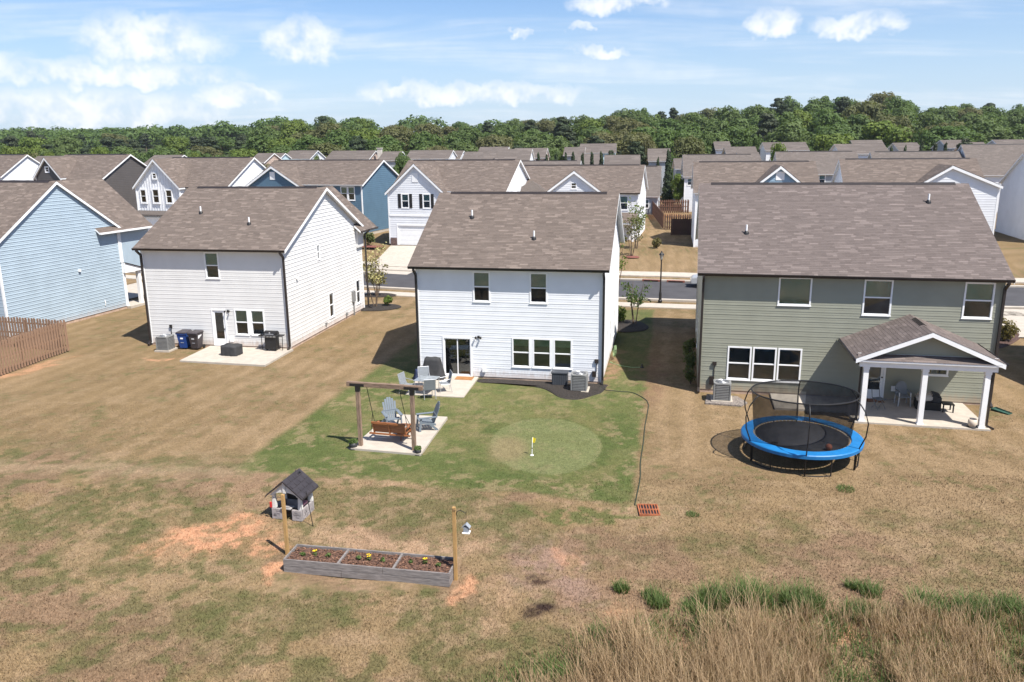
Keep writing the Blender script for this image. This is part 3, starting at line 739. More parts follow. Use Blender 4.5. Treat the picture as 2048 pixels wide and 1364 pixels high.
def near_houses():
    # light blue house at the left edge: gable end towards the middle
    h, r = house('light blue lapped house with white trim at the left edge behind the picket fence', (-41.06, 51.95, .05), -.2854, 10, 10.15, 5.98, 9.45, M_LBLUE, M_ROOF, M_WHITE, sides=('right', 'front'), seed=11,
                 cuts={'front': []}, rake=.18)
    downspout(h, 10-.2, 10.15, 5.85, M_WHITE, 0, 1)
    m = MB(); m.bar((10.05, 10.0, 5.7), (10.05, 10.0, 3.4), .08); m.build('downspout', M_WHITE, h)
    # forward wing with its own roof and the porch beyond
    MB().box(4, 10.02, 10.15, 13.2, 2.7, 5.8).build('wing_wall', M_LBLUE, h)
    wing_roof(h, 2.0, 10.25, 8.0, 13.4, 5.85, 9.3, M_ROOF, M_WHITE, 21)
    pr = MB(); pr.prism([(10.1, 3.35), (11.9, 2.75), (11.9, 2.6), (10.1, 2.6)], 6.5, 10.25, 'x'); pr.build('porch_roof', M_WHITE, h)
    sh = link('shingles', shingle_mesh((6.4, 11.98, 2.76), (1, 0, 0), (0, -.949, .316), 3.95, 1.95, .145, .33, 5, M_ROOF), None, h); sh['kind'] = 'stuff'
    MB().box(9.85, 10.1, 11.55, 11.8, 0, 2.62).build('porch_column', M_WHITE, h)
    MB().box(6.5, 10.3, 10.16, 12.2, -.3, .1).build('porch_floor', M_CONC, h)
    MB().box(9.98, 10.04, 10.1, 10.3, .1, 5.8).build('corner_trim', M_WHITE, h)
    fm = FM['right'](10, 10.15)
    MB(fm).box(6.0, 6.16, .02, .14, 3.3, 3.45).build('dryer_vent', M_WHITE, h)
    MB(fm).tube([(8.0, .05, .55), (8.0, .1, .75), (8.0, .05, .95)], .03).build('tap_box', M_WHITE, h)

    # grey white house, second from the left
    A = dict(shade=.5)
    W1 = {'front': [(4.03, 4.92, 4.12, 5.66, A), (5.60, 6.46, .80, 2.33, A), (6.62, 7.48, .80, 2.33, A)],
          'right': [(4.56, 5.0, 4.64, 5.6, A), (5.95, 6.72, .62, 2.28, A), (10.75, 11.55, .62, 2.33, A)]}
    h, r = house('grey white two storey house with a small concrete patio and two bins', (-21.78, 47.3, 0), -.1841, 8.95, 12.21, 6.0, 9.05, M_GSID, M_ROOF, M_GUT, sides=('front', 'right'), wins=W1,
                 cuts={'front': [(4.13, 5.05, .1, 2.3)]}, seed=12, rake=.28)
    door(h, FM['front'](8.95, 12.21), 4.13, 5.05, .1, 2.3)
    MB(FM['front'](8.95, 12.21)).box(6.46, 6.62, .0, .03, .8, 2.33).build('mullion', M_WHITE, h)
    vent_pipe(r, 2.15, 3.2, 6.0, 9.05, 12.21); vent_pipe(r, 5.9, 2.1, 6.0, 9.05, 12.21)
    downspout(h, .0, .06, 5.8, M_GUT, 0, -1); downspout(h, 8.98, .06, 5.8, M_GUT, 0, -1)
    fm = FM['right'](8.95, 12.21)
    MB(fm).box(9.85, 10.25, .02, .16, .95, 1.7).build('meter_box', M_ACG, h); MB(fm).box(10.02, 10.1, .02, .1, -.1, .95).build('conduit', M_ACG, h)
    MB(fm).box(1.36, 1.5, .02, .14, 3.95, 4.08).build('dryer_vent', M_WHITE, h); MB(fm).box(5.1, 5.26, .02, .12, .36, .5).build('hose_tap', M_ACG, h); MB(fm).box(8.6, 8.78, .02, .12, .25, .45).build('gas_meter', M_ACG, h)
    MB(FM['front'](8.95, 12.21)).box(5.2, 5.42, .02, .1, .38, .62).build('outlet_box', M_WHITE, h)
    wall_light(h, FM['front'](8.95, 12.21), 5.22, 2.22)
    MB(FM['front'](8.95, 12.21)).box(1.35, 1.5, .02, .1, 1.1, 1.28).box(1.4, 1.43, .02, .05, .45, 1.1).box(1.36, 1.5, .02, .1, .32, .46).build('cut_off_box', M_BLACK, h)
    wing_roof(h, 3.0, 9.35, 10.9, 14.2, 5.9, 8.75, M_ROOF, M_WHITE, 22)
    MB().box(6.5, 9.12, 11.2, 12.3, 4.6, 5.8).build('wing_wall', M_GSID, h)
    downspout(h, 9.12, 12.25, 5.8, M_GUT, 1, 0)

    # bright white house in the middle
    B = dict(shade=.46, blindmat=M_BLINDG)
    W2 = {'front': [(2.95, 3.84, 4.04, 5.58, dict(shade=.5)), (5.84, 6.73, 4.04, 5.58, dict(shade=.5)), (4.92, 5.86, .72, 2.26, dict(shade=.27, blindmat=M_BLINDG)), (5.98, 6.92, .72, 2.26, dict(shade=.27, blindmat=M_BLINDG)), (7.04, 7.98, .72, 2.26, dict(shade=.27, blindmat=M_BLINDG))],
          'right': [(2.2, 3.0, .72, 2.26, A), (4.6, 5.4, .72, 2.26, A), (7.5, 8.3, .72, 2.26, A)]}
    h, r = house('bright white two storey house with brown roof in the middle of the picture', (-4.83, 40.47, -.18), -.1941, 9.48, 11.78, 5.96, 9.12, M_WSID, M_ROOF, M_BLACK, sides=('front', 'right'), wins=W2,
                 cuts={'front': [(1.28, 2.83, .1, 2.18)]}, seed=13, rake=.3)
    fm = FM['front'](9.48, 11.78)
    for a in (5.86, 6.92): MB(fm).box(a, a+.12, 0, .03, .72, 2.26).build('mullion', M_WHITE, h)
    slider(h, fm, 1.28, 2.83, .1, 2.18)
    vent_pipe(r, 2.1, 3.6, 5.96, 9.12, 11.78); vent_pipe(r, 5.75, 1.9, 5.96, 9.12, 11.78)
    downspout(h, .0, .06, 5.72, M_BLACK, 0, -1); downspout(h, 9.52, .06, 5.72, M_BLACK, 0, -1)
    wall_light(h, fm, 3.2, 2.22)
    MB(fm).box(3.38, 3.56, .02, .12, .4, .62).build('outlet_box', M_WHITE, h)
    MB(fm).box(9.12, 9.3, .02, .1, 1.1, 1.3).box(9.19, 9.22, .02, .05, .65, 1.1).box(9.0, 9.2, .02, .11, .4, .68).build('cut_off_box', M_GUT, h)

    # sage green house on the right
    W3 = {'front': [(3.36, 4.80, 4.32, 5.62, dict(style='fixed')), (7.0, 8.2, 3.98, 5.6, dict(shade=.5)), (11.1, 12.3, 3.98, 5.58, dict(shade=.5)),
                    (1.28, 2.36, .68, 2.3, dict(style='blinds')), (2.42, 3.48, .68, 2.3, dict(style='blinds')), (3.54, 4.6, .68, 2.3, dict(style='blinds')), (9.85, 10.85, 1.32, 1.95, dict(style='fixed', blindmat=M_DARK))],
          'left': [(4, 4.8, .8, 2.3, A), (8, 8.8, .8, 2.3, A)]}
    h, r = house('sage green two storey house with gabled back porch on the right', (8.88, 36.86, -.04), -.2131, 12.64, 14.21, 5.9, 9.46, M_GREEN, M_ROOFP, M_GUT, sides=('front', 'left', 'right'), wins=W3,
                 cuts={'front': [(7.3, 8.26, .1, 2.15)]}, seed=14, rake=.25, trim=M_WHITE, ctrim=M_GREEN)
    fm = FM['front'](12.64, 14.21)
    door(h, fm, 7.3, 8.26, .1, 2.15)
    vent_pipe(r, 2.0, 2.7, 5.9, 9.46, 14.21); vent_pipe(r, 10.7, 5.4, 5.9, 9.46, 14.21)
    downspout(h, .02, .06, 5.68, M_GUT, 0, -1); downspout(h, 12.66, .06, 5.68, M_GUT, 0, -1)
    MB(fm).box(.62, .8, .02, .1, 1.35, 1.52).box(.69, .72, .02, .05, .75, 1.35).box(.5, .72, .02, .11, .4, .8).build('cut_off_box', M_GUT, h)
    MB(fm).box(8.55, 8.78, .02, .06, .5, .75).build('outlet_box', M_WHITE, h)
    porch(h)


def wing_roof(parent, x0, x1, y0, y1, he, hr, rm, trim, seed):
    """roof whose ridge runs along local y; its right slope shows beyond the main rake"""
    xm = (x0+x1)/2; sl = (hr-he)/(xm-x0); ov = .12
    r = MB().prism([(x0-ov, he-sl*ov), (xm, hr-.01), (x1+ov, he-sl*ov), (x1+ov, he-sl*ov-.14), (xm, hr-.16), (x0-ov, he-sl*ov-.14)], y0, y1, 'y').build('wing_roof', trim, parent)
    L = math.hypot(1, sl); S = math.hypot(x1+ov-xm, hr-(he-sl*ov))
    sh = link('shingles', shingle_mesh((x1+ov+.03, y0, he-sl*(ov+.03)+.012), (0, 1, 0), (-1/L, 0, sl/L), y1-y0, S+.02, .145, .33, seed, rm), None, r); sh['kind'] = 'stuff'
    sh = link('shingles', shingle_mesh((x0-ov-.03, y0, he-sl*(ov+.03)+.012), (0, 1, 0), (1/L, 0, sl/L), y1-y0, S+.02, .145, .33, seed+1, rm), None, r); sh['kind'] = 'stuff'
    MB().box(x1+ov, x1+ov+.12, y0, y1, he-sl*ov-.12, he-sl*ov-.0).build('gutter', M_GUT if trim is M_WHITE and rm is M_ROOF and x1 < 10 else trim, r)
    return r


def door(h, fm, s0, s1, z0, z1):
    d = MB(fm)
    for a, b, c, e in ((s0, s0+.07, z0, z1), (s1-.07, s1, z0, z1), (s0+.07, s1-.07, z1-.07, z1), (s0+.07, s1-.07, z0, z0+.04)): d.box(a, b, -.06, .035, c, e)
    o = d.build('door', M_WHITE, h)
    p = MB(fm); i0, i1 = s0+.07, s1-.07
    for a, b, c, e in ((i0, i0+.13, z0+.04, z1-.07), (i1-.13, i1, z0+.04, z1-.07), (i0+.13, i1-.13, z1-.2, z1-.07), (i0+.13, i1-.13, z0+.04, z0+.42)): p.box(a, b, -.05, -.012, c, e)
    p.build('door_leaf', M_WHITE, o)
    MB(fm).box(i0+.13, i1-.13, -.036, -.03, z0+.42, z1-.2).build('pane', M_GLASSD, o)
    MB(fm).box(i0+.1, i1-.1, -.092, -.088, z0+.4, z1-.18).build('dark_room_panel', M_DARK, o)
    MB(fm).box(i0+.15, i1-.15, -.07, -.064, z0+.85, z1-.2).build('shade', mat('door_blind', (.52, .54, .56), .7, .05), o)
    MB(fm).lathe([(0, 0), (.035, .0), (.035, .05), (0, .05)], 8, (i1-.07, .03, z0+1.0)).build('handle', M_BLACK, o)


def slider(h, fm, s0, s1, z0, z1):
    d = MB(fm)
    for a, b, c, e in ((s0, s0+.08, z0, z1), (s1-.08, s1, z0, z1), (s0+.08, s1-.08, z1-.08, z1), (s0+.08, s1-.08, z0, z0+.05)): d.box(a, b, -.07, .035, c, e)
    o = d.build('sliding_door', M_WHITE, h); sm = (s0+s1)/2
    for a, b, n in ((s0+.08, sm+.03, -.03), (sm-.03, s1-.08, -.055)):
        l = MB(fm)
        for p, q, c, e in ((a, a+.05, z0+.05, z1-.08), (b-.05, b, z0+.05, z1-.08), (a+.05, b-.05, z1-.13, z1-.08), (a+.05, b-.05, z0+.05, z0+.11)): l.box(p, q, n-.011, n+.011, c, e)
        lf = l.build('door_leaf', M_WHITE, o)
        MB(fm).box(a+.05, b-.05, n-.003, n+.003, z0+.11, z1-.13).build('pane', glass_mat('door_glass', (.35, .38, .38), .05) if 'door_glass' not in MC else MC['door_glass'], lf)
    MB(fm).box(s0+.06, s1-.06, -.093, -.089, z0+.04, z1-.06).build('dark_room_panel', M_DARK, o)


def wall_light(h, fm, s, z):
    m = MB(fm); m.box(s-.06, s+.06, .02, .06, z-.06, z+.06)
    o = m.build('flood_light', M_BLACK, h)
    for k in (-1, 1):
        q = MB(); q.lathe([(.03, 0), (.055, .1), (.05, .12), (0, .12)], 10)
        q.map = lambda x, y, zz, k=k: fm(s+k*.13+x, .08+zz*.9, z+y+.02-zz*.4)
        q.build('lamp_head', M_BLACK, o)


def porch(h):
    a0, a1, am, b = 6.2, 11.8, 9.0, -3.62; ze, zr = 2.88, 4.08
    sl = (zr-ze)/(am-a0); L = math.hypot(1, sl); S = (am-a0)*L
    r = MB().prism([(a0, ze), (am, zr-.012), (a1, ze), (a1, ze-.13), (am, zr-.16), (a0, ze-.13)], b+.02, -.02, 'y').build('porch_roof', M_WHITE, h)
    for k, (ox, ux) in enumerate(((a0-.03, 1), (a1+.03, -1))):
        sh = link('shingles', shingle_mesh((ox, b-.04, ze-.03*sl), (0, 1, 0), (ux/L, 0, sl/L), -b+.03, S+.03, .145, .30, 31+k, M_ROOFP), None, r); sh['kind'] = 'stuff'
    MB().prism([(am-.14, zr-.14*sl+.02), (am, zr+.05), (am+.14, zr-.14*sl+.02), (am+.14, zr-.14*sl), (am, zr+.01), (am-.14, zr-.14*sl)], -2.2, -.9, 'y').build('ridge_vent', M_GUT, r)
    for x, sg in ((a0, -1), (a1, 1)):
        MB().prism([(x, ze-.13), (x+sg*.08, ze-.13), (x+sg*.12, ze-.01), (x+sg*.1, ze-.01), (x+sg*.07, ze-.1), (x, ze-.1)], b, -.03, 'y').build('gutter', M_GUT, r)
    # gable: rake boards, lapped triangle, shingled skirt, beam
    m = MB()
    for q in (0, 1):
        f = (lambda x: x) if q == 0 else (lambda x: 2*am-x)
        m.prism([(f(a0), ze-.02), (f(am), zr-.02), (f(am), zr-.2), (f(a0), ze-.2)], b-.04, b+.02, 'y')
    m.build('rake_board', M_WHITE, r)
    MB().prism([(a0+.3, ze), (a1-.3, ze), (am, zr-.14)], -3.2, -3.1, 'y').build('gable_wall', M_GREEN, h)
    siding(h, lambda s, n, z: (s, -3.2-n, z), lambda z: a0+.3+(z-ze)/sl, lambda z: a1-.3-(z-ze)/sl, zr-.16, [], M_GREEN, z0=ze+.2, each=True)
    sk = MB().prism([(-3.2, ze+.13), (b-.02, ze-.06), (b-.02, ze-.14), (-3.2, ze-.14)], a0+.15, a1-.15, 'x').build('skirt_roof', M_WHITE, h)
    l2 = math.hypot(.44, .19)
    sh = link('shingles', shingle_mesh((a0+.12, b-.04, ze-.06), (1, 0, 0), (0, .44/l2, .19/l2), a1-a0-.24, .47, .145, .3, 35, M_ROOFP), None, sk); sh['kind'] = 'stuff'
    MB().box(a0+.2, a1-.2, -3.5, -3.22, ze-.38, ze-.145).build('porch_beam', M_WHITE, h)
    for x in (a0+.2, a1-.45): MB().box(x, x+.25, -3.22, -.03, ze-.38, ze-.14).build('porch_beam', M_WHITE, h)
    MB().box(a0+.46, a1-.46, -3.21, -.03, ze-.2, ze-.16).build('porch_ceiling', M_WHITE, h)
    for x in (6.68, 8.95, 11.28):
        m = MB(); m.box(x-.1, x+.1, -3.46, -3.26, .02, ze-.38); m.box(x-.13, x+.13, -3.49, -3.23, .0, .16); m.box(x-.12, x+.12, -3.48, -3.24, ze-.5, ze-.385)
        m.build('porch_column', M_WHITE, h)
    for x, sg in ((6.5, -1), (11.5, 1)):
        m = MB(); m.bar((x+sg*.25, -3.2, ze-.12), (x, -3.3, ze-.42), .075); m.bar((x, -3.3, ze-.4), (x, -3.3, .16), .075); m.bar((x, -3.3, .18), (x+sg*.28, -3.35, .06), .075); m.build('downspout', M_GUT, h)


near_houses()


def L2W(hx, hy, a, x, y):
    c, s = math.cos(a), math.sin(a); return (hx+x*c-y*s, hy+x*s+y*c)


H1 = lambda x, y: L2W(-21.78, 47.3, -.1841, x, y)
H2 = lambda x, y: L2W(-4.83, 40.47, -.1941, x, y)
H3 = lambda x, y: L2W(8.88, 36.86, -.2131, x, y)
slab('patio', [H1(3.85, -.01), H1(3.98, -3.4), H1(9.2, -3.62), H1(9.15, -.01)][::-1], .07, M_CONC, label='pale concrete patio behind the grey white house')
slab('patio', [H2(.0, -.01), H2(.35, -3.5), H2(3.25, -3.48), H2(3.15, -.01)][::-1], -.07, M_CONC, label='pale concrete patio at the sliding door of the white house')
slab('patio', [H3(3.3, -.01), H3(3.3, -2.2), H3(6.3, -2.2), H3(6.4, -3.5), H3(11.6, -3.55), H3(11.6, -.01)][::-1], .06, M_CONC, label='concrete patio under the porch of the sage green house')
slab('patio', [(-6.37, 29.64), (-3.54, 28.92), (-2.84, 33.26), (-5.42, 33.75)][::-1], .05, M_CONC, label='square concrete pad under the garden swing')
# driveways
drape('driveway', [(-12.9, 86.3), (-7.3, 84.7), (-9.6, 73.4), (-14.3, 75.3)], M_CONC, 'broad concrete driveway of the white house with black shutters')
drape('driveway', [(-46, 99), (-40, 96.6), (-44, 85), (-49, 87.5)], M_CONC, 'concrete driveway of the white board and batten house')
drape('driveway', [(31.5, 55.6), (38, 54.5), (35, 46), (29, 47)], M_CONC, 'pale driveway at the right edge beyond the sage house', lift=.05)
drape('driveway', [(-33, 70.5), (-28.4, 68.6), (-30.2, 62), (-34.8, 63)], M_CONC, 'concrete driveway in front of the light blue house', lift=.05)

# ------------------------------------------------------------------ things in the yards
def G(x, y): return (x, y, float(ground_z(np.array(x), np.array(y))))


def ac_unit(label, x, y, z, rz, round_=True):
    t = thing('air_conditioner', label, 'air conditioner', (x, y, z), rz, 'condenser units behind the houses')
    MB().box(-.48, .48, -.48, .48, -.1, .06).build('pad', M_CONC, t, bevel=.01)
    def sq(r, z, k=.12):
        p = []
        for cx, cy, a0 in ((1, 1, 0), (-1, 1, 90), (-1, -1, 180), (1, -1, 270)):
            for i in range(4):
                a = R(a0+i*30); p.append((cx*(r-k)+k*math.cos(a), cy*(r-k)+k*math.sin(a)))
        return p
    MB().prism(sq(.355, 0), .06, .80, 'z').build('coil', M_ACD, t)
    b = MB()
    for i in range(9): b.prism(sq(.385, 0), .085+i*.078, .085+i*.078+.045, 'z')
    lv = b.build('louvre_bands', M_ACG, t)
    MB().prism(sq(.395, 0), .79, .86, 'z').build('top_cover', M_ACG, t, bevel=.012)
    MB().lathe([(.31, .865), (.31, .868), (0, .868)], 20).build('fan_opening', M_ACD, t)
    g = MB()
    for r in (.08, .14, .2, .26, .32): g.tube([(r*math.cos(a), r*math.sin(a), .89-.1*r*r) for a in np.linspace(0, 2*math.pi, 21)[:-1]], .006, 4, True)
    for k in range(6): a = k*math.pi/3; g.bar((0, 0, .893), (.33*math.cos(a), .33*math.sin(a), .88), .012)
    g.build('fan_guard', M_ALU, t)
    for sx in (-1, 1): MB().box(sx*.355-.03, sx*.355+.03, -.4, -.36, .08, .8).build('corner_post', M_ACG, t)
    return t


def on(f, x, y): p = f(x, y); return p
p = H1(1.65, -1.05); ac_unit('grey condenser unit on a pad beside the blue bin', p[0], p[1], .0, -.1841)
p = H2(8.5, -1.25); ac_unit('grey condenser unit on the dark mulch of the white house', p[0], p[1], -.14, -.1941)
p = H3(1.05, -1.2); ac_unit('grey condenser unit by the sage green wall near the trampoline', p[0], p[1], 0.0, -.2131)
slab('rubble_bed', [H3(.3, -1.9), H3(1.9, -2.0), H3(2.2, -1.5), H3(1.8, -.6), H3(.4, -.5)], .012, mat('grey_rubble', (.2, .17, .15), .95, .6, 12, 1.), .1, label='grey rubble round the condenser pad')


def wheelie_bin(label, x, y, z, rz, mt, lidm):
    t = thing('wheeled_bin', label, 'bin', (x, y, z), rz, 'wheeled bins by the back door')
    MB().add([(-.22, -.24, .05), (.22, -.24, .05), (.22, .24, .05), (-.22, .24, .05), (-.31, -.36, .98), (.31, -.36, .98), (.31, .33, .98), (-.31, .33, .98)],
             [(0, 3, 2, 1), (4, 5, 6, 7), (0, 1, 5, 4), (1, 2, 6, 5), (2, 3, 7, 6), (3, 0, 4, 7)]).build('body', mt, t, bevel=.03)
    MB().box(-.33, .33, -.38, -.3, .90, .98).build('rim', mt, t, bevel=.01)
    MB().add([(-.34, -.42, .985), (.34, -.42, .985), (.34, .38, .985), (-.34, .38, .985), (-.28, -.34, 1.06), (.28, -.34, 1.06), (.28, .34, 1.07), (-.28, .34, 1.07)],
             [(0, 3, 2, 1), (4, 5, 6, 7), (0, 1, 5, 4), (1, 2, 6, 5), (2, 3, 7, 6), (3, 0, 4, 7)]).build('lid', lidm, t, bevel=.02)
    MB().box(-.09, .09, -.325, -.30, .62, .72).build('label_patch', M_WHITE if mt is M_BIN_B else mat('grey_print', (.4, .4, .4)), t)
    MB().tube([(-.1, -.28, .4), (.1, -.28, .4)], .02).build('grab_bar', M_ALU, t)
    if mt is M_BIN_K:
        q = MB(); q.add([(.274, -.2, .62), (.274+.03, -.2, .86), (.274+.03, .12, .86), (.274, .12, .72)], [(0, 1, 2, 3)]); q.build('print', M_WHITE, t)
    for sx in (-.27, .27):
        MB(lambda a, b, c, sx=sx: (sx+c, .30+a, .11+b)).lathe([(0, -.03), (.11, -.03), (.11, .03), (0, .03)], 14).build('wheel', M_TYRE, t)
    MB().tube([(-.26, .37, .95), (.26, .37, .95)], .02).build('handle', mt, t)


p = H1(2.55, -.52); wheelie_bin('blue wheeled bin standing next to the condenser unit', p[0], p[1], 0, -.15, M_BIN_B, M_BIN_K)
p = H1(3.32, -.55); wheelie_bin('dark brown wheeled bin between the blue bin and the door', p[0], p[1], 0, -.25, M_BIN_K, M_BIN_K)


def cloth_box(name, label, cat, x, y, z, rz, sx, sy, h, seed, top=1., mt=None):
    """fabric cover with folds: rings of a rounded square that sags outwards"""
    rng = np.random.default_rng(seed); n = 40; rings = 9; vs = []; fs = []
    for k in range(rings):
        f = k/(rings-1); zz = h*(1-f)
        for j in range(n):
            a = 2*math.pi*j/n; c, s_ = math.cos(a), math.sin(a)
            e = (abs(c)**6+abs(s_)**6)**(-1/6)
            fold = 1+.05*f*math.sin(j*1.9+seed)+.03*f*math.sin(j*3.3+2*f)
            tp = top+(1-top)*f
            vs.append((sx*c*e*fold*tp, sy*s_*e*fold*tp, zz+(.015*math.sin(j*.9) if k < 2 else 0)+(.04*abs(math.sin(j*.7)) if k == rings-1 else 0)))
    for k in range(rings-1):
        for j in range(n): fs.append((k*n+j, k*n+(j+1) % n, (k+1)*n+(j+1) % n, (k+1)*n+j))
    c0 = len(vs); vs.append((0, 0, h+.01)); fs += [(j, (j+1) % n, c0) for j in range(n)]
    o = MB().add(vs, fs).build(name, mt or M_COVER); o.location = (x, y, z); o.rotation_euler = (0, 0, rz); o.data.shade_smooth()
    return tag(o, label, cat)


p = H1(6.25, -1.75); cloth_box('covered_fire_table', 'low square fire table under a black cover on the concrete patio', 'fire table', p[0], p[1], .07, -.25, .52, .42, .55, 3)
p = H2(.9, -.62); cloth_box('covered_grill', 'grill under a black cover against the white wall', 'grill', p[0], p[1], -.07, -.19, .62, .33, 1.08, 8, .62)
p = H2(.2, -.75); cloth_box('covered_stool', 'small dark blue covered bundle beside the covered grill', 'cover', p[0], p[1], -.1, .3, .3, .28, .5, 5, .6, mat('navy_fabric', (.02, .03, .07), .8, .3, 4))


def gas_grill(x, y, z, rz):
    t = thing('gas_grill', 'black gas grill with side shelves on the grey white house patio', 'grill', (x, y, z), rz)
    MB().box(-.33, .33, -.24, .24, .12, .82).build('cabinet', M_BLACK, t, bevel=.01)
    MB().box(-.36, .36, -.30, .26, .82, .93).build('control_panel', mat('grill_steel', (.3, .3, .3), .35, .1, 3, metal=.7), t, bevel=.01)
    for k in (-.2, 0, .2): MB(lambda a, b, c, k=k: (k+a, -.30-c, .875+b)).lathe([(.035, 0), (.03, .04), (0, .04)], 10).build('knob', M_BLACK, t)
    q = [(.26*math.cos(a), .93+.24*math.sin(a)) for a in np.linspace(0, math.pi, 9)]
    MB().prism(q, -.36, .36, 'x').build('lid', M_BLACK, t)
    MB().tube([(-.26, -.27, 1.0), (-.26, -.31, 1.02), (.26, -.31, 1.02), (.26, -.27, 1.0)], .014).build('handle', M_ALU, t)
    MB(lambda a, b, c: (a, -.22-c, 1.08+b)).lathe([(.05, 0), (.05, .01), (0, .01)], 12).build('thermometer', M_ALU, t)
    for k in (-1, 1): MB().box(min(k*.37, k*.72), max(k*.37, k*.72), -.24, .22, .87, .91).build('side_shelf', M_BLACK, t)
    for sx in (-.66, .66): MB().bar((sx, 0, .87), (sx*.95, 0, .02), .03).build('leg', M_BLACK, t)
    for sx in (-.28, .28): MB(lambda a, b, c, sx=sx: (sx+c, -.15+a, .08+b)).lathe([(0, -.02), (.08, -.02), (.08, .02), (0, .02)], 12).build('wheel', M_TYRE, t)
    MB().tube([(-.36, .0, .6), (-.46, .05, .5), (-.44, .0, .3), (-.36, .05, .2)], .012).build('gas_hose', M_ACG, t)


p = H1(8.1, -.5); gas_grill(p[0], p[1], .07, -.184)

# mulch bed of the white house, lumpy edge strip
def mulch_bed(name, pts, z, mt, label, seed=1, n=900):
    """low mounded bed with chips lying on it"""
    c = np.mean(np.array(pts), 0); k = len(pts); vs = []; fs = []
    P = np.array(pts)
    for r, f in enumerate((1., .93, .6, .25)):
        for q in P: d = c+(q-c)*f; vs.append((d[0], d[1], z+(0, .05, .09, .1)[r]))
    for r in range(3):
        for j in range(k): fs.append((r*k+j, r*k+(j+1) % k, (r+1)*k+(j+1) % k, (r+1)*k+j))
    fs.append(tuple(range(3*k, 4*k)))
    o = MB().add(vs, fs).build(name, mt); return tag(o, label, kind='structure')


def smooth_loop(pts, n=6):
    P = [np.array(p) for p in pts]; k = len(P); out = []
    for i in range(k):
        a, b, c, d = P[i-1], P[i], P[(i+1) % k], P[(i+2) % k]
        for j in range(n):
            t = j/n; out.append(.5*((2*b)+(-a+c)*t+(2*a-5*b+4*c-d)*t*t+(-a+3*b-3*c+d)*t**3))
    return out


mulch_bed('mulch_bed', smooth_loop([H2(3.3, -.05), H2(3.35, -.75), H2(5.0, -.72), H2(6.7, -1.3), H2(7.8, -2.75), H2(8.8, -3.0), H2(9.6, -2.3), H2(9.9, -.6), H2(9.6, -.05), H2(6, -.05)]), -.17, M_MULCH, 'curved dark mulch bed along the white house wall')
t = thing('generator_box', 'dark grey louvred storage box beside the condenser on the mulch', 'box', (*H2(7.45, -.55), -.12), -.1941)
MB().box(-.38, .38, -.26, .26, 0, .62).build('body', mat('charcoal_box', (.035, .04, .048), .6, .15, 3), t, bevel=.015)
MB().box(-.42, .42, -.30, .30, .62, .69).build('lid', mat('charcoal_lid', (.06, .065, .075), .5, .1, 3), t, bevel=.015)
for i in range(8): MB().box(-.33+i*.09, -.27+i*.09, -.275, -.258, .06, .56).build('slat', MC['charcoal_lid'], t)


def patio_chair(label, x, y, z, rz):
    t = thing('patio_chair', label, 'chair', (x, y, z), rz, 'grey sling chairs round the glass table')
    for sx in (-.27, .27):
        MB().tube([(sx, -.27, 0), (sx, -.25, .43), (sx, -.2, .62), (sx, .18, .66), (sx, .24, .68)], .014, 6).build('arm', M_ALU, t)
        MB().tube([(sx, .3, 0), (sx, .2, .42), (sx, .33, .98)], .014, 6).build('leg', M_ALU, t)
        MB().tube([(sx, -.25, .43), (sx, .2, .42)], .012, 6).build('rail', M_ALU, t)
    s_ = MB(); P = [(-.26, .44), (0, .415), (.2, .43)]
    for (a, b), (c, d) in zip(P[:-1], P[1:]): s_.prism([(a, b), (c, d), (c, d-.012), (a, b-.012)], -.255, .255, 'x')
    s_.build('seat', M_SLING, t)
    s_ = MB(); P = [(.2, .44), (.26, .7), (.33, .98)]
    for (a, b), (c, d) in zip(P[:-1], P[1:]): s_.prism([(a, b), (c, d), (c+.012, d), (a+.012, b)], -.255, .255, 'x')
    s_.build('backrest', M_SLING, t)
    MB().tube([(-.27, .33, .98), (.27, .33, .98)], .014, 6).build('top_rail', M_ALU, t)
    return t


tx, ty = -4.12, 37.2
t = thing('patio_table', 'square glass topped patio table between four grey chairs', 'table', (tx, ty, -.07), -.3)
MB().box(-.48, .48, -.48, .48, .70, .715).build('glass_top', M_TGLASS, t)
for a, b in ((-.48, -.48), (.48, -.48), (.48, .48), (-.48, .48)):
    MB().tube([(a*.92, b*.92, 0), (a*.92, b*.92, .69)], .016, 6).build('leg', M_ALU, t)
MB().tube([(-.48, -.48, .70), (.48, -.48, .70), (.48, .48, .70), (-.48, .48, .70)], .016, 6, True).build('rim', M_ALU, t)
patio_chair('grey sling chair with its back to the camera, in front of the glass table', tx+.2, ty-.82, -.07, R(190))
patio_chair('grey sling chair right of the glass table, nearest the sliding door', tx+.85, ty+.2, -.07, R(-75))
patio_chair('grey sling chair left of the glass table, nearest the swing', tx-.95, ty-.1, -.07, R(65))
patio_chair('grey sling chair behind the glass table facing the camera', tx-.22, ty+.85, -.07, R(12))
p = H2(2.5, -.42)
o = MB().box(-.45, .45, -.28, .28, 0, .02).build('door_mat', M_COIR); o.location = (p[0], p[1], -.07); o.rotation_euler = (0, 0, -.194); tag(o, 'tan coir door mat in front of the sliding glass door', 'door mat')

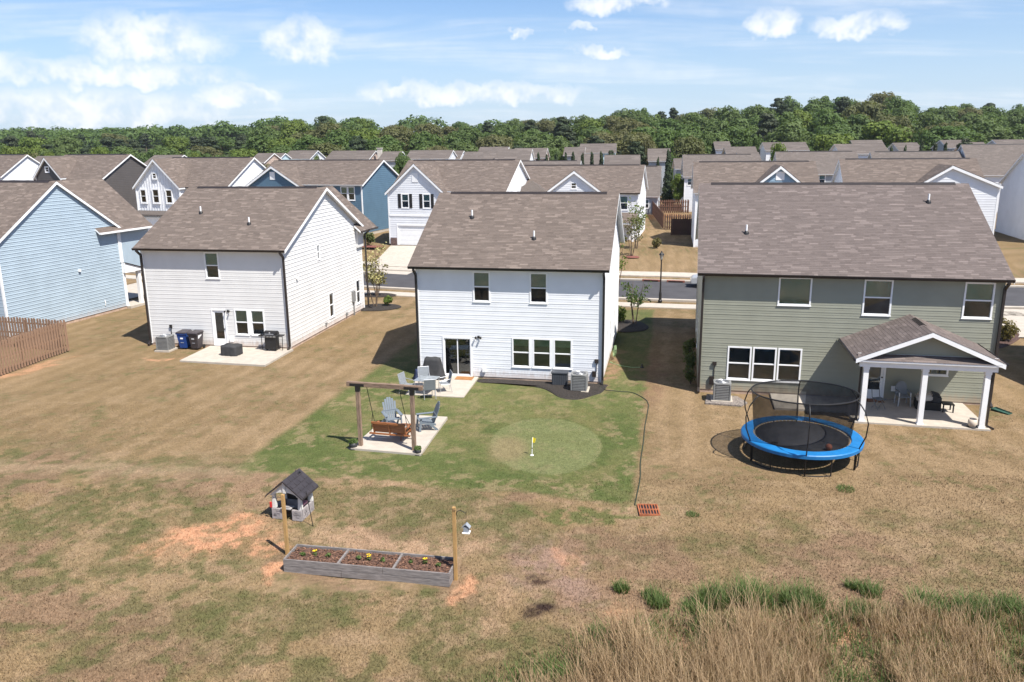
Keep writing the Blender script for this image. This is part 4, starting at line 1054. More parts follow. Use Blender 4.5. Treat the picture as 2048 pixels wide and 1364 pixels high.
# garden swing arch
SA = math.atan2(29.35-29.9, -3.84+6.01)
t = thing('swing_arch', 'rough timber arch of two posts and a beam over the small patio', 'swing frame', (-4.92, 29.62, .04), SA)
for sx in (-1.12, 1.12):
    MB().box(sx-.072, sx+.072, -.072, .072, 0, 2.45).build('post', M_POST, t, bevel=.008)
    MB().box(sx-.3, sx+.3, -.083, .083, 2.46, 2.57).box(sx-.08, sx+.08, -.08, .08, 2.25, 2.5).build('bracket', M_BLACK, t)
MB().box(-1.56, 1.56, -.075, .075, 2.45, 2.62).build('beam', M_BEAM, t, bevel=.008)
b0 = Vector((-4.86, 30.22, .05))
t = thing('porch_swing', 'stained wooden bench swing hanging on ropes from the timber arch', 'swing', b0, SA)
for i in range(5): MB().box(-.68, .68, -.02+i*.105, .07+i*.105, .40, .425).build('seat_slat', M_SWING, t)
for i, (yy, zz) in enumerate(((-.08, .50), (-.12, .62), (-.16, .74))): MB().bar((-.68, yy, zz), (.68, yy, zz), .03, .10).build('back_slat', M_SWING, t)
MB().bar((-.72, -.19, .84), (.72, -.19, .84), .06, .08).build('top_rail', M_SWING, t)
for sx in (-.66, 0, .66): MB().bar((sx, -.06, .36), (sx, -.21, .86), .05, .05).build('back_stay', M_SWING, t)
for sx in (-.78, .78):
    MB().bar((sx*.9, -.14, .66), (sx*.9, .5, .66), .08, .035).build('arm_rest', M_SWING, t); MB().bar((sx*.9, .45, .38), (sx*.9, .47, .66), .05).build('arm_post', M_SWING, t)
for yy in (-.1, .42): MB().bar((-.86, yy, .36), (.86, yy, .36), .06, .06).build('seat_bearer', M_SWING, t)
for sx in (-.8, .8):
    e = Vector((sx*.84, -.55, 2.42))
    for yy in (-.1, .42): MB().tube([(sx, yy, .38), (sx*.86, .02-.12, 1.2)], .012, 5).build('rope', mat('dark_rope', (.05, .06, .035), .9), t)
    MB().tube([(sx*.86, -.1, 1.19), e], .014, 5).build('rope', MC['dark_rope'], t)
t = thing('fire_pit', 'round rusty fire pit bowl with a grate between the swing and chairs', 'fire pit', (-4.44, 30.75, .05))
MB().lathe([(0, .12), (.2, .14), (.32, .26), (.37, .40), (.385, .42), (.385, .47), (.365, .47), (.36, .41), (.3, .28), (.18, .19), (0, .18)], 24).build('bowl', M_RUST, t, smooth=True)
for k in range(3): a = k*2.09+.4; MB().bar((.3*math.cos(a), .3*math.sin(a), .3), (.36*math.cos(a), .36*math.sin(a), 0), .04, .02).build('leg', M_RUST, t)
g = MB()
for i in range(-3, 4): l = math.sqrt(.35**2-(i*.1)**2); g.bar((i*.1, -l, .44), (i*.1, l, .44), .012)
g.build('grate', M_ACG, t)
MB().tube([(-.22, -.05, .42), (.1, .08, .42), (.2, .02, .43)], .04, 6).tube([(-.1, .2, .42), (.12, -.16, .44)], .035, 6).build('ash_logs', mat('ashy_wood', (.35, .31, .27), .9, .4, 8), t)


def adirondack(label, x, y, rz):
    t = thing('adirondack_chair', label, 'chair', (x, y, .05), rz, 'grey slatted garden chairs')
    for i in range(6):
        f = (i-2.5); tall = .86-.018*f*f*1.6
        q = MB(); q.add([(f*.085-.037, .28, .27), (f*.085+.037, .28, .27), (f*.098+.042, .28+tall*.36, .27+tall), (f*.098-.042, .28+tall*.36, .27+tall),
                         (f*.085-.037, .305, .27), (f*.085+.037, .305, .27), (f*.098+.042, .305+tall*.36, .27+tall), (f*.098-.042, .305+tall*.36, .27+tall)],
                        [(0, 1, 2, 3), (7, 6, 5, 4), (0, 4, 5, 1), (1, 5, 6, 2), (2, 6, 7, 3), (3, 7, 4, 0)]); q.build('back_slat', M_GCHAIR, t)
    for i in range(6): MB().bar((-.27, -.27+i*.1, .40-i*.022), (.27, -.27+i*.1, .40-i*.022), .085, .022).build('seat_slat', M_GCHAIR, t)
    for sx in (-.31, .31):
        MB().bar((sx, -.32, .0), (sx, -.26, .56), .05, .09).build('leg', M_GCHAIR, t); MB().bar((sx, .42, 0), (sx*.95, .05, .34), .05, .09).build('leg', M_GCHAIR, t)
        MB().box(sx-.075, sx+.075, -.34, .42, .56, .59).build('arm_rest', M_GCHAIR, t, bevel=.01)
        MB().bar((sx*.95, -.28, .38), (sx*.95, .36, .24), .04, .08).build('side_rail', M_GCHAIR, t)
    MB().bar((-.33, .41, .60), (.33, .41, .60), .03, .07).build('back_rail', M_GCHAIR, t)


adirondack('grey garden chair facing the camera beyond the fire pit', -5.05, 32.05, R(22))
adirondack('grey garden chair seen from its side right of the fire pit', -3.62, 31.75, R(-72))


def leaf_blob(n, rx, ry, rz_, size, seed, c=(0, 0, 0), shell=.6):
    """n small leaf quads in an ellipsoid, returns V,F,T"""
    r = np.random.default_rng(seed); d = r.standard_normal((n, 3)); d /= np.linalg.norm(d, axis=1)[:, None]
    k = (shell+(1-shell)*r.random(n))[:, None]; P = d*k*np.array([rx, ry, rz_])+np.array(c)
    return leaf_quads(P, d, size, r)


def leaf_quads(P, d, size, r, up=.4, jit=.6):
    n = len(P); nrm = d+r.standard_normal((n, 3))*jit+np.array([0, 0, up]); nrm /= np.linalg.norm(nrm, axis=1)[:, None]
    a = np.cross(nrm, r.standard_normal((n, 3))); a /= np.linalg.norm(a, axis=1)[:, None]+1e-9; b = np.cross(nrm, a)
    s_ = (size*(.6+.8*r.random(n)))[:, None]
    V = np.stack([P-a*s_-b*s_*.6, P+a*s_-b*s_*.5, P+a*s_*.8+b*s_*.6, P-a*s_*.7+b*s_*.7], 1).reshape(-1, 3)
    F = np.arange(n*4).reshape(n, 4); T = np.clip(.4+.25*r.standard_normal(n), 0, 1)
    return V, F, T


def merge(parts):
    V = []; F = []; T = []; o = 0
    for v, f, t in parts: V.append(v); F.append(f+o); T.append(t); o += len(v)
    return np.concatenate(V), np.concatenate(F), np.concatenate(T)


def plant_pot(label, x, y, r, h, mt, leafm, seed, lush=True):
    t = thing('plant_pot', label, 'plant pot', (x, y, G(x, y)[2] if mt is M_POTK else .05), 0)
    MB().lathe([(r*.7, 0), (r, h*.5), (r*.95, h), (r*.86, h), (r*.86, h*.85), (0, h*.85)], 16).build('pot', mt, t, smooth=True)
    if lush: link('foliage', np_mesh('foliage', *leaf_blob(260, r*1.0, r*1.0, r*.6, .04, seed, (0, 0, h+r*.25)), leafm), None, t)
    MB().lathe([(r*1.15, 0), (r*1.2, .03), (0, .03)], 16).build('saucer', M_POTK, t)


plant_pot('black pot with a leafy green plant left of the swing post', -6.28, 29.78, .17, .26, M_POTK, G_GRN, 4)
plant_pot('small black pot at the foot of the right swing post', -3.66, 29.08, .13, .24, M_POTK, G_GRN, 5, lush=True)
p = H3(10.95, -3.35); plant_pot('cream clay pot at the porch edge beside the right column', p[0], p[1], .17, .36, M_POTC, G_GRN, 6, lush=False)

# putting flag
t = thing('golf_flag', 'small yellow flag on a white stick in the putting green', 'flag', G(.72, 28.87))
MB().tube([(0, 0, 0), (.02, 0, .72)], .013, 6).build('stick', M_WHITE, t)
MB().tube([(.008, 0, .27), (.0085, 0, .31)], .015, 6).build('band', M_BLACK, t)
f = MB(); n = 6
for i in range(n+1):
    u = i/n; yy = .025*math.sin(u*5); f.v += [(.02+u*.13, yy, .72-.03*u), (.013+u*.10, yy, .50+.02*u)]
f.f = [(2*i, 2*i+1, 2*i+3, 2*i+2) for i in range(n)]; f.build('pennant', M_YEL, t)
MB().lathe([(.07, 0), (.07, .012), (0, .012)], 14).build('cup_rim', M_WHITE, t)

# raised bed
ba = math.atan2(19.5-20.38, -1.73+6.43)
t = thing('raised_bed', 'long grey weathered plank bed with three soil compartments', 'raised bed', (-6.43, 20.36, -.02), ba)
LB = 4.78; WB = .82; HB = .40
for z0, z1 in ((.0, .195), (.2, HB)):
    for x0, x1 in ((0, 2.9 if z0 else 1.7), (2.9 if z0 else 1.7, LB)):
        MB().box(x0+.003, x1-.003, -.04, 0, z0, z1).build('plank', M_WOODG, t, bevel=.006)
        MB().box(x0+.003, x1-.003, WB, WB+.04, z0, z1).build('plank', M_WOODG, t, bevel=.006)
    for x in (-.0, LB-.04): MB().box(x, x+.04, .003, WB-.003, z0, z1).build('plank', M_WOODG, t, bevel=.006)
for k in (1, 2): MB().box(LB*k/3-.03, LB*k/3+.03, .003, WB-.003, .2, HB-.002).build('divider', M_WOODG, t, bevel=.006)
for k in range(3):
    n = 12; V = []; x0, x1 = LB*k/3+.04, LB*(k+1)/3-.04; rr = np.random.default_rng(k)
    Z = .33+.02*rr.standard_normal((n+1, n+1)); V = [(x0+(x1-x0)*i/n, .01+(WB-.02)*j/n, Z[i, j]) for i in range(n+1) for j in range(n+1)]
    MB().add(V, [(i*(n+1)+j, i*(n+1)+j+1, (i+1)*(n+1)+j+1, (i+1)*(n+1)+j) for i in range(n) for j in range(n)]).build('soil', M_SOIL, t)
rr = np.random.default_rng(9); n = 2600
Pc = np.stack([rr.random(n)*(LB-.1)+.05, rr.random(n)*(WB-.06)+.03, .335+.03*rr.random(n)], 1)
v_, f_, t_ = leaf_quads(Pc, np.tile([0, 0, 1.], (n, 1)), .022, rr)
o = link('bark_chips', np_mesh('bark_chips', v_, f_, t_, mat('bark_chip', (.13, .073, .05), .9, .5, 20, tone=((.5, .45, .45), (1.9, 1.8, 1.6)))), None, t); o['kind'] = 'stuff'
c, s_ = math.cos(ba), math.sin(ba)
for i, (fx, fy, fl) in enumerate(((.42, .35, 0), (.75, .42, 1), (1.15, .42, 0), (2.05, .42, 0), (2.35, .42, 1), (2.75, .42, 0), (3.55, .45, 0), (3.95, .5, 1), (4.35, .42, 0))):
    nm = 'yellow_flower' if fl else 'seedling'
    pos = {0: 'leftmost', 1: 'middle', 2: 'rightmost'}[i//3]
    lab = f'yellow flowering plant in the {pos} compartment of the plank bed' if fl else f'small green seedling {"left" if i % 3 == 0 else "right"} of the yellow flower in the {pos} compartment'
    e = thing(nm, lab, 'plant', (-6.43+fx*c-fy*s_, 20.36+fx*s_+fy*c, .32))
    link('leaves', np_mesh('leaves', *leaf_blob(50, .08, .08, .06, .028, 60+i, (0, 0, .05), .2), G_GRN if not fl else L_SHR), None, e)
    if fl:
        b_ = MB()
        for k in range(5): a = k*1.3+i; q = (.045*math.cos(a), .045*math.sin(a), .12+.01*k); b_.lathe([(.0, -.015), (.024, 0), (.02, .014), (0, .018)], 6, q)
        b_.build('petals', M_YELF, e)
# posts by the bed, wire and bird house
for (x, y, h, lab) in ((-6.60, 21.32, 1.9, 'new pine post at the left end of the plank bed'), (-1.60, 19.86, 2.16, 'new pine post with a curved hook at the right end of the plank bed')):
    t = thing('timber_post', lab, 'post', (x, y, G(x, y)[2]-.05), ba)
    MB().taper(-.047, .047, -.047, .047, 0, h+.04, .95).build('shaft', M_PINE, t, bevel=.006)
    if x > -3:
        MB().tube([(.06, 0, h-.2), (.075, 0, h-.1), (.12, 0, h-.06), (.2, 0, h-.05), (.28, 0, h-.09), (.31, 0, h-.12), (.335, 0, h-.08)], .009, 6).build('hook', M_BLACK, t)
        MB().tube([(-.09, 0, h-.02), (-.05, -.06, h), (.06, -.06, h-.03)], .006, 5).build('wire_tie', M_BLACK, t)
    else: MB().tube([(-.06, 0, h-.05), (-.25, .0, h-.09), (-.33, 0, h-.05)], .007, 5).build('hook', M_BLACK, t)
t = thing('bird_feeder', 'small grey roofed bird feeder hanging from the hook of the right post', 'bird feeder', (-1.60+.33*c, 19.86+.33*s_, 1.42), ba)
MB().box(-.07, .07, -.06, .06, 0, .15).build('body', mat('zinc', (.25, .27, .3), .5, .1, 4), t)
for k in (-1, 1): MB().add([(0, -.08, .24), (0, .08, .24), (k*.11, .08, .13), (k*.11, -.08, .13), (0, -.08, .25), (0, .08, .25), (k*.115, .08, .14), (k*.115, -.08, .14)], [(0, 1, 2, 3), (4, 5, 6, 7), (0, 1, 5, 4), (2, 3, 7, 6), (1, 2, 6, 5), (0, 3, 7, 4)]).build('roof', MC['zinc'], t)
MB().box(-.10, .10, -.09, .09, -.02, 0).build('tray', M_WHITE, t)
MB().tube([(0, 0, .24), (0, 0, .60)], .004, 4).build('hanger', M_BLACK, t)

# toy playhouse
t = thing('playhouse', 'plastic toy playhouse with stone look base and charcoal gable roof', 'playhouse', G(-7.1, 23.95), R(-14))
W_, D_ = .58, .45; t.scale = (.9, .9, .95)
def pb(name, mt, *boxes):
    m = MB()
    for b_ in boxes: m.box(*b_)
    return m.build(name, mt, t, bevel=.012)
rr = random.Random(4)
for (x0, x1, y0, y1) in ((-W_, -.18, -D_-.04, -D_+.04), (.2, W_, -D_-.04, -D_+.04), (W_-.08, W_, -D_+.045, D_), (-W_, -W_+.08, -D_+.045, D_), (-W_+.085, W_-.085, D_-.08, D_)):
    pb('base_wall', M_PLAYST, (x0, x1, y0, y1, 0, .38))
for k in range(26):        # moulded stones standing proud
    side = k % 3; zz = .04+.085*rr.randrange(4)
    if side == 0: x = rr.choice((rr.uniform(-W_+.02, -.32), rr.uniform(.22, W_-.14))); pb('stone', M_PLAYST, (x, x+.12, -D_-.052, -D_-.04, zz, zz+.07))
    elif side == 1: y = rr.uniform(-D_+.05, D_-.16); pb('stone', M_PLAYST, (W_, W_+.012, y, y+.14, zz, zz+.07))
    else: y = rr.uniform(-D_+.05, D_-.16); pb('stone', M_PLAYST, (-W_-.012, -W_, y, y+.14, zz, zz+.07))
for sx in (-1, 1):
    for sy in (-1, 1):
        m = MB(); m.taper(sx*(W_-.08)-.08, sx*(W_-.08)+.08, sy*(D_-.07)-.06, sy*(D_-.07)+.06, .38, .88, .7); m.build('pillar', M_PLAYW, t, bevel=.01)
for sy in (-D_-.06, D_+.0):
    m = MB(); arch = [(-W_-.04, .86), (-W_+.1, .86)]+[(.46*math.sin(a), .86+.14*math.cos(a)) for a in np.linspace(-1.57, 1.57, 9)]+[(W_-.1, .86), (W_+.04, .86), (0, 1.36)]
    m.prism(arch, sy, sy+.06, 'y'); m.build('gable', M_PLAYW, t)
MB().box(-.06, .06, -D_-.10, -D_-.061, .98, 1.36).build('king_post', M_PLAYW, t, bevel=.01)
for k in (-1, 1):
    m = MB(); m.prism([(0, 1.44), (k*.72, .86), (k*.72, .81), (0, 1.38)], -D_-.16, D_+.16, 'y'); ro = m.build('roof', M_PLAYR, t)
    for i in range(4):
        f0, f1 = i/4+.02, (i+1)/4-.02
        for j in range(4):
            y0 = -D_-.14+j*.29+(.06 if i % 2 else 0); y1 = min(y0+.26, D_+.15)
            q = MB(); a0, a1 = (k*.72*f0, 1.44-.58*f0), (k*.72*f1, 1.44-.58*f1)
            q.prism([(a0[0], a0[1]+.002), (a1[0], a1[1]+.018), (a1[0], a1[1]+.002)], y0, y1, 'y'); q.build('shingle', M_PLAYR, ro)
pb('counter', mat('grey_plastic', (.35, .33, .32), .5, .1), (-.2, .2, -D_-.1, -D_+.18, .40, .45))
pb('back_panel', M_BLACK, (-.42, .42, D_-.12, D_-.09, .38, .85))
pb('toy_sink', mat('grey_plastic2', (.30, .28, .27), .5), (-.12, .12, -D_-.06, -D_+.1, .451, .47))
pb('toy_phone', M_RED, (-W_-.03, -W_+.05, -D_-.10, -D_-.045, .42, .62))
pb('toy_tray', mat('pink_toy', (.5, .22, .24), .5, .3, 9), (W_-.25, W_-.1, -.2, .2, .39, .47))
MB().tube([(0, .3, 1.42), (.04, .34, 1.55)], .012, 5).tube([(.08, .32, 1.36), (.16, .36, 1.44), (.14, .4, 1.38)], .03, 6).build('roof_ornament', M_POTK, t)
o = MB().tube([G(-6.28, 23.1), (-6.45, 23.2, 1.12)], .012, 5).build('toy_pole', M_BLACK); tag(o, 'thin black pole leaning on the front of the playhouse', 'pole')

# storm drain
t = thing('drain_grate', 'rusty orange iron drain grate in the lawn', 'drain grate', G(4.37, 24.03), R(-3))
MB().box(-.30, .30, -.36, .36, -.2, .02).build('pit', M_BLACK, t)  # black block up to the bars, painted dark for the shaded pit
for a in ((-.33, -.29, -.39, .39), (.29, .33, -.39, .39), (-.29, .29, -.39, -.35), (-.29, .29, .35, .39), (-.29, .29, -.022, .022)): MB().box(*a, -.05, .05).build('frame_bar', M_RUSTO, t)
for i in range(6):
    for y0, y1 in ((-.348, -.024), (.024, .348)): MB().box(-.255+i*.094, -.225+i*.094, y0, y1, .0, .045).build('bar', M_RUSTO, t)

# hoses
def hose(name, pts, r, mt, label):
    q = smooth_loop(pts, 10)[:-10*2]; P = [(a[0], a[1], G(a[0], a[1])[2]+r*.6) for a in q]
    o = MB().tube(P, r, 6).build(name, mt, smooth=True); return tag(o, label, 'hose')
hose('garden_hose', [(4.3, 37.5), (4.55, 37.45), (5.2, 37.15), (5.75, 36.9), (6.15, 36.0), (6.22, 35.2), (6.0, 34.0), (5.55, 32.0), (5.2, 30.2), (4.75, 28.1), (4.5, 26.6), (4.1, 24.9), (4.0, 24.5), (4.0, 24.4), (4, 24.3)], .022, M_HOSE, 'long dark garden hose snaking across the lawn to the drain')
hose('green_hose', [H2(9.7, 4.2), H2(9.75, 4.0), H2(10.2, 3.6), H2(10.8, 3.3), H2(11.2, 3.35), H2(11.4, 3.3), H2(11.5, 3.3)], .018, M_HOSEG, 'pale green hose with a sprinkler beside the white house')
o = MB().lathe([(.11, 0), (.08, .06), (.04, .1), (.05, .18), (0, .2)], 10).build('sprinkler', M_BLACK); p = H2(11.35, 3.32); o.location = (p[0], p[1], G(*p)[2]); tag(o, 'black lawn sprinkler at the end of the pale green hose', 'sprinkler')
t = thing('hose_coil', 'coiled pale hose hanging at the foot of the white side wall', 'hose', (*H2(9.62, 4.9), -.1), 0)
for k in range(3): MB().tube([(.12+.05*k+.02*math.sin(a), .34*math.cos(a)+.05*k, .40+.3*math.sin(a)) for a in np.linspace(0, 6.28, 22)[:-1]], .016, 5, True).build('loop', M_HOSEG, t)

# trampoline
t = thing('trampoline', 'round trampoline with blue pad and black net in the dry lawn', 'trampoline', (10.85, 28.55, -.02), 0)
RO = 2.16; ZP = .80
ang = np.linspace(0, 2*math.pi, 49)[:-1]
MB().lathe([(1.74, ZP+.01), (1.76, ZP+.05), (RO, ZP+.05), (RO+.03, ZP+.02), (RO+.02, ZP-.10), (RO, ZP-.10), (RO-.01, ZP)], 56, ring=True).build('pad', M_BLUEPAD, t, smooth=False)
MB().lathe([(0, ZP-.03), (1.66, ZP-.0), (1.66, ZP-.006), (0, ZP-.036)], 48).build('mat', M_MAT, t, smooth=True)
g = MB()
for k in range(72): a = k*2*math.pi/72; g.bar((1.66*math.cos(a), 1.66*math.sin(a), ZP-.003), (1.80*math.cos(a), 1.80*math.sin(a), ZP), .02)
g.build('springs', M_ALU, t)['kind'] = 'stuff'
MB().tube([(2.06*math.cos(a), 2.06*math.sin(a), ZP-.04) for a in ang], .035, 8, True).build('frame_ring', M_BLACK, t)
RT, ZT = 1.90, 2.52; tip = lambda x, y: .13*(-x*.2-y)/2   # the top ring leans slightly forward
MB().tube([(RT*math.cos(a), RT*math.sin(a), ZT+tip(0, RT*math.sin(a))) for a in ang], .028, 8, True).build('top_ring', M_BLACK, t)
for k in range(6):
    a = R(15+60*k); pts = []
    for rr_, zz in ((2.08, .02), (2.1, .5), (2.18, .9), (2.36, 1.35), (2.40, 1.75), (2.27, 2.15), (2.03, 2.45), (RT, ZT)):
        pts.append((rr_*math.cos(a), rr_*math.sin(a), zz+(tip(0, RT*math.sin(a)) if zz > 1.7 else 0)))
    MB().tube(pts, .024, 8).build('pole', M_BLACK, t, smooth=True)
for k in range(6):
    a = R(15+60*k); b_ = R(15+60*k+26)
    MB().tube([(2.05*math.cos(a), 2.05*math.sin(a), ZP-.05), (2.05*math.cos(a), 2.05*math.sin(a), .04)], .028, 8).build('leg', M_BLACK, t)
    MB().tube([(2.05*math.cos(b_), 2.05*math.sin(b_), ZP-.05), (2.05*math.cos(b_), 2.05*math.sin(b_), .03)], .026, 8).build('leg', M_BLACK, t)
    MB().tube([(2.05*math.cos(a), 2.05*math.sin(a), .03), (2.05*math.cos((a+b_)/2), 2.05*math.sin((a+b_)/2), .02), (2.05*math.cos(b_), 2.05*math.sin(b_), .03)], .024, 8).build('foot_bar', M_BLACK, t)
m = MB(); n = 48; zs = [ZP+.02, 1.2, 1.65, 2.1, ZT-.02]; rs = [1.70, 1.76, 1.80, 1.84, RT-.02]
for zz, r_ in zip(zs, rs):
    for j in range(n): a = 2*math.pi*j/n; m.v.append((r_*math.cos(a), r_*math.sin(a), zz+(tip(0, r_*math.sin(a)) if zz > 1.5 else 0)))
for k in range(4):
    for j in range(n):
        if k < 3 and j == 9: continue        # the zip doorway hangs open
        m.f.append((k*n+j, k*n+(j+1) % n, (k+1)*n+(j+1) % n, (k+1)*n+j))
m.build('safety_net', M_NET, t, smooth=True)
o = MB().lathe([(.12*math.sin(a), -.12*math.cos(a)) for a in np.linspace(0.001, math.pi-.001, 10)], 14).build('ball', mat('orange_ball', (.32, .10, .05), .6, .3, 9)); o.location = (11.3, 27.05, ZP+.10); o.data.shade_smooth(); tag(o, 'small orange ball lying on the trampoline mat', 'ball')
o = MB().tube([(-.12, 0, .03), (-.04, .02, .05), (.05, 0, .05), (.13, -.02, .03)], [.03, .05, .05, .03], 8).build('shoe', M_BLACK); o.location = (9.55, 27.65, ZP+.03); tag(o, 'small black shoe on the left rim of the trampoline', 'shoe')

# porch furniture of the sage house
def H3z(x, y): q = H3(x, y); return (q[0], q[1], .06)
t = thing('resin_chair', 'light grey moulded armchair against the porch wall', 'chair', H3z(8.9, -.75), -.2131+.1)
for sx in (-.24, .24):
    for y in (-.22, .24): MB().bar((sx*1.1, y*1.1, 0), (sx, y, .42), .04).build('leg', M_ALU, t)
    MB().box(sx-.03, sx+.03, -.24, .26, .62, .65).build('arm_rest', M_SLING, t); MB().bar((sx, -.22, .42), (sx, -.2, .63), .035).build('arm_post', M_ALU, t)
MB().box(-.25, .25, -.26, .26, .40, .44).build('seat', M_SLING, t, bevel=.012)
q = [(.25*math.cos(a), .62+.38*abs(math.sin(a))**.7) for a in np.linspace(math.pi, 0, 11)]+[(.25, .42), (-.25, .42)]
MB(lambda x, y, z: (x, y+(z-.42)*.22, z)).prism(q, .24, .275, 'y').build('backrest', M_SLING, t)
t = thing('covered_lounger', 'dark wicker seat under a pale and black cover behind the middle column', 'sofa', H3z(9.85, -1.0), -.2131-.12)
MB().box(-.5, .5, -.38, .38, 0, .36).build('base', M_BLACK, t, bevel=.02)
MB(lambda x, y, z: (x, y, z+.12*math.sin(x*4+1)*math.cos(y*3))).box(-.46, .2, -.34, .34, .36, .62).build('cushion', M_FABW, t, bevel=.06)
MB(lambda x, y, z: (x, y, z-.25*(x-.1))).box(.1, .5, -.36, .36, .38, .72).build('cover', M_COVER, t, bevel=.05)
t = thing('side_table', 'low black wicker table right of the covered seat', 'table', H3z(10.55, -1.35), -.2131)
MB().box(-.24, .24, -.24, .24, .33, .38).build('top', M_BLACK, t, bevel=.01)
for a in (-.2, .2):
    for b_ in (-.2, .2): MB().box(a-.025, a+.025, b_-.025, b_+.025, 0, .33).build('leg', M_BLACK, t)
t = thing('folding_stool', 'folded grey camp chair beside the porch door', 'chair', H3z(7.75, -1.5), .3)
for sx in (-.2, .2): MB().bar((sx, -.2, 0), (sx, .22, .5), .022).build('leg', M_ACG, t); MB().bar((sx, .2, 0), (sx, -.2, .5), .022).build('leg', M_ACG, t)
MB().box(-.2, .2, -.18, .2, .44, .46).build('seat', M_GCHAIR, t)
MB().bar((-.2, .22, .5), (-.2, .28, .85), .022).bar((.2, .22, .5), (.2, .28, .85), .022).build('back_post', M_ACG, t)
o = MB().box(-.4, .4, -.25, .25, 0, .02).build('door_mat', mat('brown_mat', (.18, .09, .05), .9, .3, 9)); o.location = H3z(7.8, -.35); o.rotation_euler = (0, 0, -.213); tag(o, 'brown door mat at the porch door of the sage green house', 'door mat')
o = MB().add([(-.14, -.4, 0), (.14, -.4, 0), (.18, .35, .04), (-.18, .35, .04), (-.16, -.4, .05), (.16, -.4, .05), (.2, .35, .11), (-.2, .35, .11)], [(0, 1, 2, 3), (0, 1, 5, 4), (1, 2, 6, 5), (2, 3, 7, 6), (3, 0, 4, 7)]).build('splash_block', mat('green_plastic', (.03, .08, .06), .6)); p = H3(12.9, -.8); o.location = (p[0], p[1], G(*p)[2]); o.rotation_euler = (0, 0, .5); tag(o, 'dark green splash block under the right downspout of the sage house', 'splash block')


# ------------------------------------------------------------------ fences
def picket_fence(name, label, pts, h, pitch, pw, mt, gap=True, pickets_both=True, group=None):
    t = thing(name, label, 'fence', (pts[0][0], pts[0][1], 0), 0, group); rr = random.Random(int(abs(pts[0][0])*10)); ox, oy = pts[0]
    proto = {}
    for (x0, y0), (x1, y1) in zip(pts[:-1], pts[1:]):
        L = math.hypot(x1-x0, y1-y0); ux, uy = (x1-x0)/L, (y1-y0)/L; a = math.atan2(uy, ux)
        n = int(L/pitch)
        for i in range(n+1):
            s_ = i*pitch
            for side in ((1, -1) if pickets_both else (1,)):
                ss = s_+(pitch/2 if side < 0 else 0)
                if ss > L: continue
                px, py = x0+ux*ss-uy*side*.045, y0+uy*ss+ux*side*.045
                key = rr.randrange(4)
                if key not in proto:
                    m = MB(); e = .05; k = .02*key
                    m.prism([(-pw/2, 0), (pw/2, 0), (pw/2, h-e-k), (pw/2-.03, h-k), (-pw/2+.03, h-k), (-pw/2, h-e-k)], -.009, .009, 'y'); me = m.mesh('picket'); me.materials.append(mt); proto[key] = me
                o = bpy.data.objects.new('picket', proto[key]); C.objects.link(o); o.parent = t
                o.location = (px-ox, py-oy, tz(px, py)+.03); o.rotation_euler = (0, rr.uniform(-.012, .012), a+rr.uniform(-.03, .03))
        m2 = max(1, int(L/2.4))
        for i in range(m2+1):
            s_ = L*i/m2; px, py = x0+ux*s_, y0+uy*s_
            o = MB().box(-.045, .045, -.03, .03, -.3, h-.1).build('post', mt, t); o.location = (px-ox, py-oy, tz(px, py)); o.rotation_euler = (0, 0, a)
        for z in (.3, h*.5, h-.3):
            o = MB().bar((x0-ox, y0-oy, tz(x0, y0)+z), (x1-ox, y1-oy, tz(x1, y1)+z), .035, .09).build('rail', mt, t)
    return t


picket_fence('picket_fence', 'weathered brown shadowbox picket fence running to the light blue house', [(-27.15, 38.9), (-26.1, 45.94), (-31.75, 47.6)], 1.82, .215, .14, M_WOODF)
picket_fence('picket_fence', 'dark brown picket fence across the gap beyond the street, nearest run', [(18.1, 91.0), (24, 90.2)], 1.85, .24, .15, mat('dark_fence', (.085, .048, .035), .85, .3, 3, .3, stretch=(9, 9, 1)))
picket_fence('picket_fence', 'dark brown picket fence running back between the far lots', [(18.4, 96.5), (24.5, 95.5)], 1.8, .26, .16, MC['dark_fence'], pickets_both=False)
picket_fence('picket_fence', 'reddish picket fence returning to the white house beyond the gap', [(18.3, 97), (20.3, 117), (25.5, 116.5)], 1.9, .3, .18, mat('red_fence', (.13, .065, .042), .85, .3, 3, .3, stretch=(9, 9, 1)), pickets_both=False)

